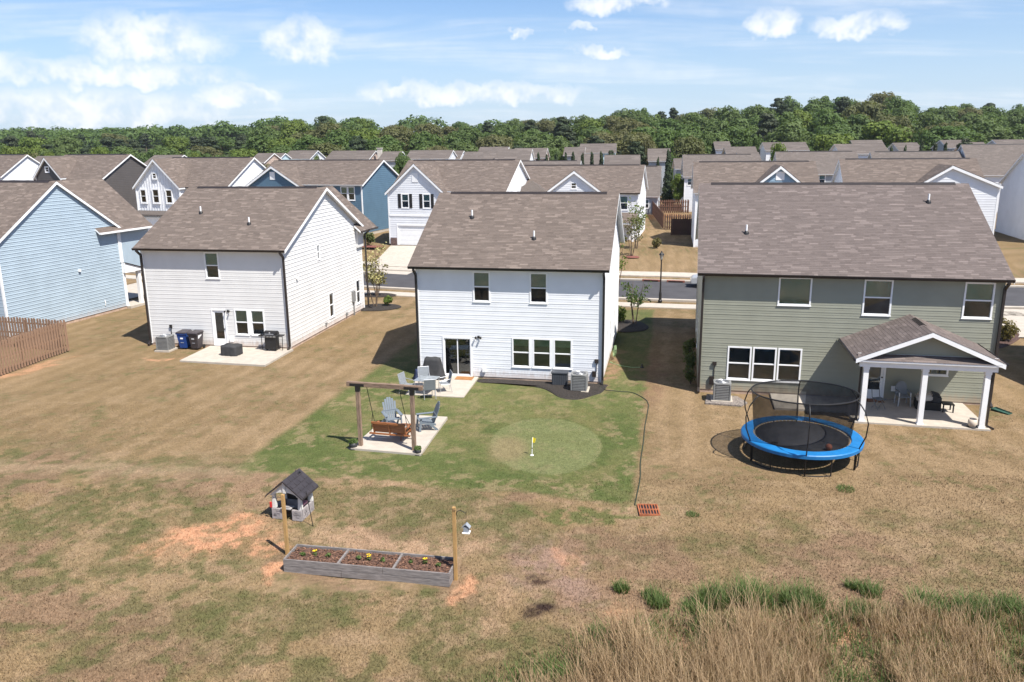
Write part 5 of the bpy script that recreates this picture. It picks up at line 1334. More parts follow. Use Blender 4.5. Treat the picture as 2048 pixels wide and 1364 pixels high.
# ------------------------------------------------------------------ houses across the street
def wing(h, x0, x1, p, he, hr, wall, roofm, seed, wins=(), back=4., xa=None, batten=False, garage=None, brick=None, band=None, vent=None, cuts=(), gut=None, small=False):
    """front gable: walls, lapped face, two roof slopes, white rakes; xa = ridge position"""
    xa = xa or (x0+x1)/2; ov = .25
    sl = (hr-he)/(xa-x0); sr = (hr-he)/(x1-xa); sr = min(sr, sl); her = hr-sr*(x1-xa)
    MB().prism([(x0+.08, -.5), (x1-.08, -.5), (x1-.08, her), (xa, hr-.12), (x0+.08, he)], -p+.096, 1.0, 'y').build('wing_wall', wall, h)
    fm = lambda s_, n, z: (s_, -p-n, z)
    lo = lambda z: x0 if z < he else x0+(z-he)/sl; hi = lambda z: x1 if z < her else x1-(z-her)/sr
    cl = [q[:4] for q in wins]+list(cuts)
    if garage: cl.append(garage)
    if vent: cl.append(vent)
    if batten:
        s_ = x0+.2
        while s_ < x1:
            zt = (he+(s_-x0)*sl if s_ < xa else her+(x1-s_)*sr)-.15; z0 = .1
            segs = [(.1, zt)]
            for q in cl:
                if q[0]-.05 < s_ < q[1]+.05: segs = [g for a, b in segs for g in ((a, min(b, q[2])), (max(a, q[3]), b)) if g[1]-g[0] > .05]
            for a, b in segs: MB(fm).box(s_-.03, s_+.03, -.094, -.055, a, b).build('batten', wall, h)
            s_ += .41
    else: siding(h, fm, lo, hi, hr-.2, cl, wall, ex=.229, each=False, depth=.02)
    # sides
    for x, sg, e in ((x0, -1, he), (x1, 1, her)):
        siding(h, lambda s_, n, z, x=x, sg=sg: (x+sg*(n-.05), s_, z), lambda z: -p+.02, lambda z: .02, e, [], wall, ex=.229, each=False, depth=.02)
        MB().box(x-.06+(.0 if sg < 0 else -.03), x+.06+(.03 if sg < 0 else 0), -p-.03, -p+.09, .1, e-.02).build('corner_trim', M_WHITE, h)
    y0 = -p-ov
    r = MB().prism([(x0-ov, he-sl*ov+.05), (xa, hr+.03), (x1+ov, her-sr*ov+.05), (x1+ov, her-sr*ov-.12), (xa, hr-.15), (x0-ov, he-sl*ov-.12)], y0, back, 'y').build('wing_roof', M_WHITE, h)
    for k, (xe, ze, sx, sp) in enumerate(((x0-ov-.03, he-sl*ov+.06, 1, sl), (x1+ov+.03, her-sr*ov+.06, -1, sr))):
        L = math.hypot(1, sp); S = math.hypot(xa-xe, hr+.04-ze)
        sh = link('shingles', shingle_mesh((xe, y0-.04, ze), (0, 1, 0), (sx/L, 0, sp/L), back-y0+.04, S, .15, .36, seed+k, roofm), None, r); sh['kind'] = 'stuff'
    for xe, ze in ((x0-ov, he-sl*ov), (x1+ov, her-sr*ov)):
        m = MB(); m.prism([(xe, ze+.04), (xa, hr+.02), (xa, hr-.24), (xe, ze-.2)], y0-.03, y0+.03, 'y'); m.build('rake_board', M_WHITE, r)
    for q in wins: window(h, fm, *q[:4], **(q[4] if len(q) > 4 else dict(trim=.11)))
    if vent:
        v = MB(fm); v.box(*vent[:2], -.02, .05, *vent[2:]); o = v.build('gable_vent', M_WHITE, h)
    if garage:
        a, b, z0, z1 = garage
        f = MB(fm)
        for q in ((a, a+.14, z0, z1), (b-.14, b, z0, z1), (a+.14, b-.14, z1-.14, z1)): f.box(q[0], q[1], -.1, .04, q[2], q[3])
        g = f.build('garage_door', M_WHITE, h)
        for i in range(4): zz = (z1-.14-z0)/4; MB(fm).box(a+.14, b-.14, -.09, -.06, z0+i*zz+.008, z0+(i+1)*zz-.008).build('door_panel', M_WHITE, g)
    if band: MB(fm).box(x0+.06, x1-.06, .01, .06, band, band+.2).build('band_board', M_WHITE, h)
    if brick:
        for a, b, z1 in brick: MB(fm).box(a, b, -.02, .09, -.2, z1).build('stone_base', M_STONE, h)
    return r


def pent(h, x0, x1, p, z0, z1, roofm, seed, posts=()):
    """lean-to roof on the front"""
    r = MB().prism([(0, z1), (-p, z0), (-p, z0-.18), (0, z0-.18)], x0, x1, 'x').build('porch_roof', M_WHITE, h)
    L = math.hypot(p, z1-z0)
    sh = link('shingles', shingle_mesh((x0-.05, -p-.04, z0+.01), (1, 0, 0), (0, p/L, (z1-z0)/L), x1-x0+.1, L, .22, .5, seed, roofm), None, r); sh['kind'] = 'stuff'
    for x in posts: MB().box(x-.09, x+.09, -p+.1, -p+.28, -.3, z0-.17).build('porch_column', M_WHITE, h)


def row(label, x, y, z, rz, w, d, he, hr, wall, roofm=None, gut=None, sides=('front', 'right'), wins=None, seed=40, cuts=None, corner=True, name='house'):
    return house(label, (x, y, z), R(rz), w, d, he, hr, wall, roofm or M_ROOF, gut or M_WHITE, near=False, sides=sides, wins=wins, seed=seed, ex=.229, rex=.15, rtab=.36, rake=.25, ov=.2, corner=corner, cuts=cuts, name=name)[0]


T1 = dict(trim=.1, shade=.5)
def dbl(a, b, z0, z1): m = (a+b)/2; return [(a, m-.01, z0, z1, T1), (m+.01, b, z0, z1, T1)]

row('plain unseen neighbour house added to cast the shadow at the right edge', 27.7, 29.7, 0, -12, 9, 13, 5.75, 9.2, M_GREYS, gut=M_GUT, seed=40, sides=('left',))  # out of view, added so that its shadow falls into the right edge
# white house with black shutters
h = row('white front gabled house with black shutters across the street', -12.7, 87.56, 1.25, -17, 12.6, 10.5, 5.7, 8.75, M_WSID, gut=M_WHITE, seed=41)
wing(h, 0, 6.3, 1.0, 5.65, 8.45, M_WSID, M_ROOF, 410, wins=[(1.5, 2.4, 3.9, 5.42, T1), (3.95, 4.85, 3.9, 5.42, T1)], garage=(.85, 5.7, 0, 2.2), band=3.05, vent=(2.82, 3.5, 6.6, 7.55), brick=((.12, .82, .75), (5.75, 6.2, .75)))
for a in (1.14, 2.44, 3.59, 4.89): MB(lambda s_, n, z: (s_, -1.0-n, z)).box(a, a+.32, .02, .05, 3.92, 5.4).build('shutter', M_BLACK, h)
# slate blue house
h = row('dark slate blue house with a front gable across the street', -31.2, 99.1, 1.62, -20, 15, 10.2, 5.7, 8.35, M_DBLUE, gut=M_WHITE, seed=42, wins={'front': dbl(12.2, 14.1, 3.85, 5.45)+[(9.9, 11.0, 3.9, 5.4, T1)]})
wing(h, 0, 7.2, .8, 5.55, 7.75, M_DBLUE, M_ROOF, 420, vent=(3.2, 3.9, 6.2, 7.1))
# board and batten house
h = row('white board and batten house with three tall windows across the street', -45.4, 100.9, 1.2, -21, 12.8, 10.5, 5.9, 9.2, M_WSID, gut=M_GUT, seed=43)
wing(h, 0, 6.7, 1.0, 5.95, 9.1, M_WSID, M_ROOF, 430, batten=True, wins=[(.55, 1.6, 3.85, 5.6, dict(trim=.16, shade=.5)), (2.45, 3.6, 3.85, 5.65, dict(trim=.16, shade=.5)), (4.5, 5.6, 3.85, 5.6, dict(trim=.16, shade=.5)), (2.75, 3.5, 6.75, 7.55, dict(trim=.14, shade=0))], garage=(.7, 5.9, 0, 2.2))
MB().prism([(-1.0, 3.0), (-1.55, 2.55), (-1.55, 2.4), (-1.0, 2.4)], .0, 6.7, 'x').build('pent_roof', M_ROOFG, h)
# dark brown house
h = row('dark brown house with white rakes left of the board and batten house', -63.6, 110.3, 2.0, -22, 11.5, 10.2, 5.75, 8.85, M_DBROWN, gut=M_GUT, seed=44, wins={'right': [(7.2, 8.0, .9, 2.4, T1), (8.1, 8.9, .9, 2.4, T1)]})
wing(h, .6, 5.2, .6, 6.1, 8.5, M_DBROWN, M_ROOF, 440, wins=[(2.5, 3.3, 6.6, 7.4, dict(trim=.14, shade=0))])
MB().box(9.4, 11.45, -1.6, -.05, 4.5, 4.62).build('porch_roof', M_ROOFG, h)
# white gable at the far left
h = row('white gabled house at the far left beyond the light blue roof', -81, 120, 2.2, -24, 10, 8.5, 5.8, 8.7, M_WSID, seed=45)
# white house behind the middle one
h = row('white house with wide front gable seen over the middle roof', .1, 90.4, 1.1, -14, 13.9, 10.2, 5.4, 8.15, M_WSID, gut=M_GUT, seed=46, wins={'front': [(11.9, 12.9, 3.5, 5.05, T1)]})
wing(h, 4.0, 10.3, .8, 5.3, 7.65, M_WSID, M_ROOF, 460, wins=[(6.75, 7.45, 5.75, 6.5, dict(trim=.12, shade=0))])
pent(h, 10.4, 13.9, 1.5, 2.3, 3.25, M_ROOF, 466, posts=(10.7, 13.6))
MB().add([(.2, -.9, 5.35), (4.2, -.9, 5.35), (4.2, 2, 5.35), (.2, 2, 5.35), (2.2, .5, 6.6)], [(0, 1, 4), (1, 2, 4), (2, 3, 4), (3, 0, 4)]).build('hip_roof', M_ROOFG, h)
# right of the gap
h = row('light blue and white house with a small gable over the sage roof', 18.4, 81.0, 1.1, -11, 11.6, 10.2, 5.7, 8.55, M_WSID, seed=47, sides=('front', 'left'))
wing(h, 5.1, 10.5, .8, 6.0, 8.2, mat('pale_blue_vinyl', (.24, .34, .43), .5, .05), M_ROOF, 470, vent=(7.4, 8.2, 6.9, 7.7))
h = row('pale house with a long front roof behind the right end of the sage roof', 33.2, 80.6, 1.2, -14, 12.4, 10.4, 5.7, 8.6, M_WSID, seed=48, sides=('front', 'left'))
wing(h, 6.2, 13.2, .9, 6.2, 8.0, M_WSID, M_ROOF, 480, xa=9.0)
h = row('tall white house with a plain side wall at the right edge', 52.6, 80.6, 1.1, -12, 12, 11, 5.9, 9.1, M_WSID, seed=49, sides=('front', 'left'))
h = row('white gabled house with a grey roof behind the right edge house', 63.2, 111.8, 1.8, -12, 12, 12, 5.2, 9.2, M_WSID, roofm=M_ROOFG, seed=50, sides=('front', 'left'), wins={'left': [(1.2, 2, .8, 2.3, T1)]})
# backs of the third row
h = row('grey house back with two small windows between two white roofs', .0, 120, 1.5, -12, 9.5, 10, 5.1, 7.7, M_GREYS, roofm=M_ROOFG, seed=51, wins={'front': [(.75, 1.35, 4.1, 4.95, T1), (3.1, 3.9, 3.9, 4.9, T1)]})
h = row('low grey house back with one white window at the end of the gap', 12.0, 117, 1.8, -12, 9, 9, 2.6, 6.6, M_GREYS, roofm=M_ROOFG, seed=52, wins={'front': [(6.9, 7.8, .8, 2.1, T1)]})
h = row('white house back with a fenced yard right of the gap', 25.2, 118.5, 1.7, -10, 10, 11, 5.2, 8.2, M_WSID, roofm=M_ROOFG, seed=53, sides=('front', 'left'), wins={'front': [(.35, 1.5, 3.9, 4.95, T1)]})
h = row('grey house back with paired windows behind the light blue gable', 37.4, 114, 1.8, -12, 10.5, 10, 5.5, 8.45, M_GREYS, roofm=M_ROOFG, seed=54, sides=('front', 'left'), wins={'front': dbl(4.3, 6.1, 4.1, 5.35)+[(7.4, 8.4, 4.1, 5.35, T1)]})
h = row('grey roofed house with a white front gable third from the right edge', 51.5, 115, 1.8, -12, 11.5, 10, 5.4, 8.3, M_GREYS, roofm=M_ROOFG, seed=55, sides=('front', 'left'))
wing(h, 7.0, 11.6, .6, 5.3, 7.3, M_WSID, M_ROOFG, 550)


# far roofs: (u_left, u_right, v_ridge, v_eave, distance, gable side, wall, label)
def px(u, v, Y):
    """world X and Z of a photo direction at distance Y, used once to lay out the far street plan"""
    x, y = (u-1024), (v-682); c, s_ = math.cos(.01), math.sin(.01); x, y = c*x-s_*y, s_*x+c*y
    x /= 1608.57; y /= -1608.57
    dy = math.cos(.2386)+y*math.sin(.2386); dz = -math.sin(.2386)+y*math.cos(.2386); k = Y/dy
    return x*k, 11.5+dz*k


FAR = [(566, 620, 306, 318, 165, 'right', M_WSID, 'small grey roofed house with a white gable left of the pale chimney'),
       (652, 738, 305, 319, 160, 'right', M_TAN, 'brick gabled house beside a pale chimney left of centre'),
       (757, 792, 303, 321, 158, 'right', M_GREYS, 'narrow grey house right of the pale chimney'),
       (812, 896, 302, 318, 162, 'right', M_WSID, 'long grey roof with white gable behind the green garden tree'),
       (898, 918, 305, 318, 168, 'right', M_WSID, 'small white gable right of the long grey roof'),
       (924, 992, 310, 322, 150, 'right', M_WSID, 'low grey roof left of the conifer row'),
       (955, 1010, 299, 310, 172, 'right', M_GREYS, 'grey roof at the wood edge left of the conifer row'),
       (990, 1056, 298, 323, 145, 'right', M_WSID, 'dark roofed house with a white gable at the left end of the conifer row'),
       (1026, 1088, 296, 316, 156, 'right', M_TAN, 'tan gabled house behind the left conifers'),
       (1128, 1166, 301, 311, 165, 'right', M_GREYS, 'small roof behind the middle of the conifer row'),
       (1160, 1228, 287, 306, 168, 'right', mat('pale_aqua_vinyl', (.45, .58, .62), .5), 'tall house with a pale aqua gable behind the conifer row'),
       (1150, 1196, 307, 330, 150, 'right', M_TAN, 'tan brick house between the conifers'),
       (1210, 1276, 316, 332, 128, 'right', M_WSID, 'grey roof just behind the white wide gabled house'),
       (1298, 1338, 297, 322, 150, 'right', M_GREYS, 'hip like grey roof between dark evergreens'),
       (1352, 1372, 318, 338, 134, 'right', M_GREYS, 'sliver of grey roof left of the fenced white house'),
       (1432, 1460, 288, 299, 170, 'right', M_WSID, 'small white gable below the round olive tree'),
       (1455, 1512, 297, 312, 150, 'right', M_GREYS, 'low grey roof right of the round olive trees'),
       (1482, 1520, 308, 326, 130, 'right', M_GREYS, 'grey roof corner left of the dark round shrub tree'),
       (1532, 1612, 286, 301, 168, 'right', M_WSID, 'far house with two small white gables under the dark trees'),
       (1682, 1772, 292, 308, 138, 'right', M_WSID, 'wide grey roof behind the paired windows house'),
       (1712, 1768, 280, 300, 172, 'right', M_WSID, 'far house with tall white gable below the bright green tree'),
       (1800, 1842, 286, 302, 165, 'right', M_GREYS, 'grey far roof right of the tall white gable'),
       (1896, 1942, 284, 296, 170, 'left', M_GREYS, 'far grey roof between two conifers on the right'),
       (1942, 1978, 284, 304, 160, 'right', M_TAN, 'pinkish gabled far house near the right edge'),
       (2004, 2075, 279, 296, 165, 'left', M_GREYS, 'dark far roof at the right edge below the trees'),
       (46, 100, 312, 335, 145, 'right', M_GREYS, 'grey roof at the far left between the white gable and dark brown house'),
       (286, 345, 310, 330, 150, 'right', M_GREYS, 'grey roof behind the board and batten house'),
       (498, 528, 311, 325, 150, 'right', M_TAN, 'tan gable behind the slate blue house'),
       (526, 552, 312, 324, 158, 'right', mat('pale_aqua_vinyl', (.45, .58, .62), .5), 'small aqua gable right of the tan gable behind the slate blue house')]
for i, (u0, u1, vr, ve, Y, sd, wl, lab) in enumerate(FAR):
    x0, ze = px(u0, ve, Y); x1, _ = px(u1, ve, Y); _, zr = px((u0+u1)/2, vr, Y+4.5)
    g0 = min(tz((x0+x1)/2, Y), ze-2.4)
    h, rf = house(lab, (x0, Y, g0), R(-8), (x1-x0)*1.02, 9, ze-g0, max(zr-g0, ze-g0+1.6), wl, M_ROOFG, M_WHITE, near=False, sides=('front', sd), seed=70+i, ex=.3, rex=.5, rtab=1.2, rake=.2, ov=.2, corner=False, vent=False,
                  wins={'front': [(.8, 1.8, max(.6, ze-g0-1.9), ze-g0-.4, T1)]} if (x1-x0) > 4 else None)
    if 'chimney' in lab and 'brick' in lab: MB().box(9.4, 10.2, 3, 3.9, 0, zr-g0+.7).box(9.3, 10.3, 2.9, 4.0, zr-g0+.7, zr-g0+.85).build('chimney', M_FABW, h)

# ------------------------------------------------------------------ street furniture
t = thing('street_lamp', 'black lamp post with lantern at the near pavement between two houses', 'street lamp', (11.07, 58.97, .03))
MB().lathe([(.16, 0), (.16, .12), (.11, .2), (.1, .7), (.075, .78), (.06, 1.0), (.045, 3.1), (.07, 3.14), (.05, 3.2)], 14).build('post', M_BLACK, t)
MB().lathe([(.07, 3.2), (.16, 3.52), (.16, 3.53), (.06, 3.22)], 8, ring=True).build('lantern_glass', M_LAMPG, t)
MB().lathe([(.2, 3.53), (.17, 3.6), (.06, 3.72), (.03, 3.82), (0, 3.85)], 10).build('lantern_cap', M_BLACK, t)
for k in range(4): a = k*1.571+.785; MB().bar((.075*math.cos(a), .075*math.sin(a), 3.2), (.17*math.cos(a), .17*math.sin(a), 3.53), .02).build('lantern_rib', M_BLACK, t)
for (x, y, lab) in ((12.0, 68.35, 'reddish storm drain inlet in the far kerb left of the lamp'), (14.0, 67.75, 'reddish storm drain inlet in the far kerb right of the lamp')):
    t = thing('drain_inlet', lab, 'drain', (x, y, .02), R(-15)); MB().box(-.75, .75, -.12, .14, 0, .17).build('hood', mat('red_iron', (.20, .07, .045), .8, .3, 5), t, bevel=.01); MB().box(-.6, .6, -.135, -.121, .02, .12).build('throat', M_BLACK, t)


def car(label, x, y, rz):
    t = thing('parked_car', label, 'car', (x, y, .03), rz)
    prof = [(-2.2, .32), (-2.25, .62), (-2.1, .82), (-1.2, .95), (-.55, 1.42), (.75, 1.47), (1.55, 1.0), (2.15, .92), (2.25, .6), (2.2, .32)]
    def f(x, y, z): k = 1-.16*max(0, z-.9)/.55; return (x, y*k, z)
    MB(f).prism(prof, -.88, .88, 'y').build('body', M_CAR, t, bevel=.05)
    gl = mat('car_glass', (.02, .025, .03), .08, .1, 3, spec=.8)
    for sg in (-1, 1): MB(f).prism([(-1.0, .98), (-.5, 1.36), (.7, 1.40), (1.3, 1.02)], sg*.885, sg*.897, 'y').build('side_window', gl, t)
    MB(f).add([(-1.22, -.76, .985), (-1.22, .76, .985), (-.6, .76, 1.42), (-.6, -.76, 1.42)], [(0, 1, 2, 3)]).build('windscreen', gl, t)
    for wx in (-1.4, 1.4):
        for sg in (-1, 1):
            w_ = MB(lambda a, b, c, wx=wx, sg=sg: (wx+a, sg*(.80+c), .33+b)).lathe([(0, -.02), (.33, -.02), (.33, .12), (0, .12)], 18).build('wheel', M_TYRE, t)
            MB(lambda a, b, c, wx=wx, sg=sg: (wx+a, sg*(.925+c), .33+b)).lathe([(.2, 0), (.2, .012), (0, .012)], 14).build('rim', M_ALU, w_)
    for sg in (-.62, .62): MB().box(-2.27, -2.2, sg-.17, sg+.17, .62, .76).build('headlight', M_LAMPG, t)


car('silver car parked at the far kerb, nose showing left of the sage house', 17.0, 65.3, R(-13))


# ------------------------------------------------------------------ trees
def crown(kind, seed):
    r = np.random.default_rng(seed); parts = []; lobes = []
    if kind in ('dec', 'bright', 'olive'):
        nl = 38; rx = 3.3 if kind != 'olive' else 3.7
        for i in range(nl):
            d = r.standard_normal(3); d /= np.linalg.norm(d); d[2] = d[2]*1.0
            k = .35+.6*r.random()**.5; c = np.array([d[0]*rx*k, d[1]*rx*k, 6.0+d[2]*3.3*k]); R_ = 1.0+.75*r.random()
            if c[2] < 3: c[2] = 3+r.random()
            lobes.append((c, np.array([R_, R_, R_*.8])))
        n = 150; sz = .17
    elif kind == 'pine':
        nl = 34
        for i in range(nl):
            z = 3.4+6.2*r.random(); rad = max(.35, 2.3*(1-((z-4.5)/5.6)**2 if z > 4.5 else .8))*.85*r.random()**.5; a = r.random()*6.28
            lobes.append((np.array([rad*math.cos(a), rad*math.sin(a), z]), np.array([.95, .95, .5])))
        n = 140; sz = .15
    else:   # cone
        nl = 26
        for i in range(nl):
            z = .5+9.0*(i/nl); rad = 1.45*(1-z/10.6)+.1; a = i*2.4
            lobes.append((np.array([rad*.55*math.cos(a), rad*.55*math.sin(a), z]), np.array([rad*.75+.1, rad*.75+.1, .8])))
        n = 150; sz = .16
    for c, R3 in lobes:
        d = r.standard_normal((n, 3)); d /= np.linalg.norm(d, axis=1)[:, None]
        k = (.74+.34*r.random(n))[:, None]; P = c+d*k*R3
        v, f, t_ = leaf_quads(P, d, sz*1.15, r, .25, .33); lt = .25+.5*r.random()
        parts.append((v, f, np.clip(lt+.10*r.standard_normal(n), 0, 1)))
    return merge(parts), lobes


def trunk(lobes, seed, kind):
    m = MB(); r = random.Random(seed); top = 7.5 if kind != 'cone' else 8.5
    m.tube([(0, 0, -.4), (.05, .03, 1.5), (-.05, .1, 3.4), (.1, 0, 5.4), (.0, .05, top)], [.30, .24, .19, .12, .03], 8)
    for c, R3 in lobes[::4]: z = max(1.4, c[2]*.55); m.tube([(0, .05, z), (c[0]*.5, c[1]*.5, z+(c[2]-z)*.65), tuple(c)], [.09, .06, .02], 5)
    return m.mesh('trunk')


PROTO = {}
LM = {'dec': L_DEC, 'pine': L_PINE, 'olive': L_OLV, 'bright': L_BRI, 'cone': L_PINE}
for kind, n in (('dec', 5), ('pine', 3), ('olive', 2), ('bright', 2), ('cone', 2)):
    for k in range(n):
        (v, f, tn), lb = crown(kind, 100+k*13+len(kind)); cm = np_mesh('crown', v, f, tn, LM[kind]); tm = trunk(lb, k, kind); tm.materials.append(M_BARK); PROTO[kind, k] = (cm, tm)
NPROTO = {'dec': 5, 'pine': 3, 'olive': 2, 'bright': 2, 'cone': 2}
rt = random.Random(8)


def tree(name, label, kind, x, y, h, group=None, wide=1., z=None, cat='tree'):
    cm, tm = PROTO[kind, rt.randrange(NPROTO[kind])]
    t = thing(name, label, cat, (x, y, tz(x, y) if z is None else z), rt.uniform(0, 6.28), group); k = h/10
    t.scale = (k*wide*rt.uniform(.92, 1.1), k*wide*rt.uniform(.92, 1.1), k)
    for nm, me in (('crown', cm), ('trunk', tm)): o = bpy.data.objects.new(nm, me); C.objects.link(o); o.parent = t
    return t


PU = [-150, 0, 100, 240, 330, 430, 520, 560, 600, 700, 800, 900, 950, 1000, 1100, 1200, 1300, 1400, 1500, 1560, 1640, 1700, 1770, 1850, 1920, 2000, 2048, 2200]
PV = [268, 268, 266, 268, 270, 270, 266, 250, 237, 230, 242, 245, 238, 242, 230, 227, 214, 212, 206, 194, 192, 185, 189, 212, 205, 207, 210, 205]
LAB = {'dec': 'fresh green leafy tree', 'pine': 'dark green pine', 'olive': 'olive tinted leafy tree', 'bright': 'yellow green leafy tree'}
SEC = [(140, 'the light blue house'), (260, 'the dark brown house'), (500, 'the board and batten house'), (640, 'the slate blue house'), (800, 'the pale chimney'), (930, 'the shuttered house'), (1065, 'the middle white house'), (1220, 'the conifer row'), (1330, 'the gap with fences'), (1480, 'the round olive tree'), (1640, 'the light blue gable'), (1800, 'the tall far gable'), (1940, 'the long pale roof'), (9999, 'the right edge house')]
TIER = {205: 'front edge', 228: 'front edge', 256: 'middle', 290: 'middle', 335: 'crest', 390: 'crest'}
for Y, drop, step in ((205, 42, 10.5), (228, 28, 10), (256, 14, 10.5), (290, 4, 11), (335, 0, 12), (390, 0, 14)):
    x = px(-120, 290, Y)[0]; x1 = px(2170, 290, Y)[0]
    while x < x1:
        u = 1024+1608*x/(Y*1.0); yy = Y+rt.uniform(-8, 8); left = u < 520
        vt = np.interp(u, PU, PV)+drop+rt.uniform(-6, 9)
        zt = px(u, vt, yy)[1]; g0 = tz(x, yy); hh = zt-g0
        if hh > 5.5:
            q = rt.random()
            if left: kind = 'pine' if q < .55 and Y > 240 else ('dec' if q < .75 else ('bright' if q < .88 else 'olive'))
            else: kind = 'pine' if q < .14 else ('olive' if q < .30 else ('bright' if q < .38 else 'dec'))
            hh = min(hh, 27); sec = next(b for a, b in SEC if u < a)
            tree({'dec': 'leafy_tree', 'pine': 'pine_tree', 'olive': 'leafy_tree', 'bright': 'leafy_tree'}[kind], f'{LAB[kind]} at the wood {TIER[Y]} above {sec}', kind, x, yy, hh, f'{LAB[kind]}s, {TIER[Y]} of the wood above {sec}', wide=max(.75, min(1.25, 15/hh)))
        x += step*rt.uniform(.75, 1.25)


def far_wood():
    """the wooded hills beyond: one mass of canopy"""
    r = np.random.default_rng(77); parts = []
    for i in range(1500):
        Y = 430+420*r.random(); u = -160+900*r.random()**1.0 if i % 4 else 500+1650*r.random(); x = (u-1024)/1608*Y
        g0 = tz(x, Y); R_ = 4.5+3*r.random(); c = np.array([x, Y, g0+5+5*r.random()]); n = 170
        d = r.standard_normal((n, 3)); d /= np.linalg.norm(d, axis=1)[:, None]; d[:, 2] = np.abs(d[:, 2])*1.0-.15
        v, f, t_ = leaf_quads(c+d*(.62+.42*r.random(n))[:, None]*np.array([R_, R_, R_*.85]), d, .72, r, .3, .35); parts.append((v, f, np.clip(.2+.5*r.random()+.12*r.standard_normal(n), 0, 1)))
    o = link('far_wood', np_mesh('far_wood', *merge(parts), L_DEC), None); tag(o, 'hazy wooded hills on the skyline', 'wood', kind='stuff')


far_wood()


def at_px(u, v, Y): x, z = px(u, v, Y); return x, z


def mid_tree(label, kind, u, vtop, Y, width_px, cat='tree', name='leafy_tree', group=None):
    x, zt = px(u, vtop, Y); g0 = tz(x, Y); h = zt-g0; wreal = width_px/1608*Y
    base = {'dec': 7.6, 'bright': 7.6, 'olive': 8.4, 'pine': 5.2, 'cone': 3.4}[kind]
    return tree(name, label, kind, x, Y, h, group, wide=wreal/(base*h/10), cat=cat)


mid_tree('round olive tree standing alone over the grey roofs', 'olive', 1378, 268, 160, 72)
mid_tree('round green tree right of the olive tree over the grey roofs', 'dec', 1418, 260, 175, 50)
mid_tree('pale budding tree between the dark evergreens and the olive tree', 'olive', 1296, 272, 165, 34)
mid_tree('dark broad evergreen behind the end of the conifer row', 'pine', 1272, 282, 158, 50, name='evergreen_tree')
mid_tree('tall dark cypress at the end of the gap, left of a pair', 'cone', 1316, 314, 128, 17, name='cypress_tree'); mid_tree('tall dark cypress at the end of the gap, right of a pair', 'cone', 1338, 298, 130, 26, name='cypress_tree')
mid_tree('fresh yellow green tree beside the fenced white house', 'bright', 1358, 342, 120, 30)
mid_tree('dark green garden tree left of the long grey roof', 'dec', 802, 302, 140, 40)
mid_tree('bright spreading tree in front of the dark trees on the right', 'bright', 1672, 260, 178, 84)
mid_tree('rounded dark shrub tree left of the far white gables', 'dec', 1512, 262, 178, 34)
mid_tree('bright green bush tree over the far grey roof', 'bright', 1556, 284, 150, 34)
mid_tree('dark conifer left of the tall white gable on the right', 'cone', 1784, 292, 150, 17, name='cypress_tree'); mid_tree('dark conifer right of the tall white gable on the right', 'cone', 1811, 290, 150, 16, name='cypress_tree')
for i, (u, v, wd, lab) in enumerate(((1845, 280, 20, 'left one of three dark evergreens over the far right roofs'), (1872, 284, 22, 'middle one of three dark evergreens over the far right roofs'), (1932, 276, 40, 'large dark evergreen right of the three over the far roofs'), (1892, 284, 18, 'right one of three dark evergreens over the far right roofs'))): mid_tree(lab, 'cone' if i != 2 else 'pine', u, v, 152, wd, name='evergreen_tree')
for i, u in enumerate((1077, 1093, 1112, 1131, 1146, 1165, 1184, 1203, 1240)):
    mid_tree('clipped dark conifer in the even row behind the white houses', 'cone', u, (304, 308, 306, 304, 303, 305, 302, 302, 300)[i], 134, 19, name='conifer', group='row of clipped conifers')
mid_tree('dark shrubby evergreen at the right end of the conifer row', 'pine', 1222, 300, 140, 26, name='evergreen_tree')
for i, (u, v, k, wd) in enumerate(((20, 290, 'bright', 50), (60, 300, 'olive', 40), (100, 298, 'bright', 30), (530, 322, 'olive', 24), (200, 292, 'bright', 40))):
    mid_tree(('bright green tree at the left edge behind the white gable', 'olive tree behind the grey roof at the far left', 'small bright tree left of the dark brown house', 'olive tree by the tan gable behind the slate blue house', 'bright tree behind the dark brown roof')[i], k, u, v, 170 if i != 3 else 140, wd)


def young_tree(label, x, y, h, seed, spread, leafm, n, size, name='young_tree', stems=3, lowleaf=.35):
    """slender multi-stem tree with airy foliage"""
    t = thing(name, label, 'tree', (x, y, tz(x, y)-.02)); r = np.random.default_rng(seed); m = MB(); tips = []
    for k in range(stems):
        a = 6.28*k/stems+seed; b = np.array([.08*math.cos(a), .08*math.sin(a), 0]); e = np.array([spread*.45*math.cos(a), spread*.45*math.sin(a), h*(.8+.2*r.random())])
        mid = (b+e)/2+np.array([.1*r.standard_normal(), .1*r.standard_normal(), 0]); m.tube([b, mid, e], [.04, .028, .008], 6)
        for q in range(7):
            f = .35+.6*r.random(); p0 = b+(e-b)*f; d = r.standard_normal(3); d[2] = abs(d[2])*.8; p1 = p0+d/np.linalg.norm(d)*spread*.5*(1-f*.5); m.tube([p0, (p0+p1)/2+np.array([0, 0, .06]), p1], [.014, .01, .004], 4); tips += [p0*.3+p1*.7, p1]
    m.build('trunk', M_BARK, t)
    T_ = np.array(tips); P = T_[r.integers(0, len(T_), n)]+r.standard_normal((n, 3))*spread*.13; P = P[P[:, 2] > h*lowleaf]
    v, f, tn = leaf_quads(P, r.standard_normal((len(P), 3)), size, r, .2); link('crown', np_mesh('crown', v, f, tn, leafm), None, t)


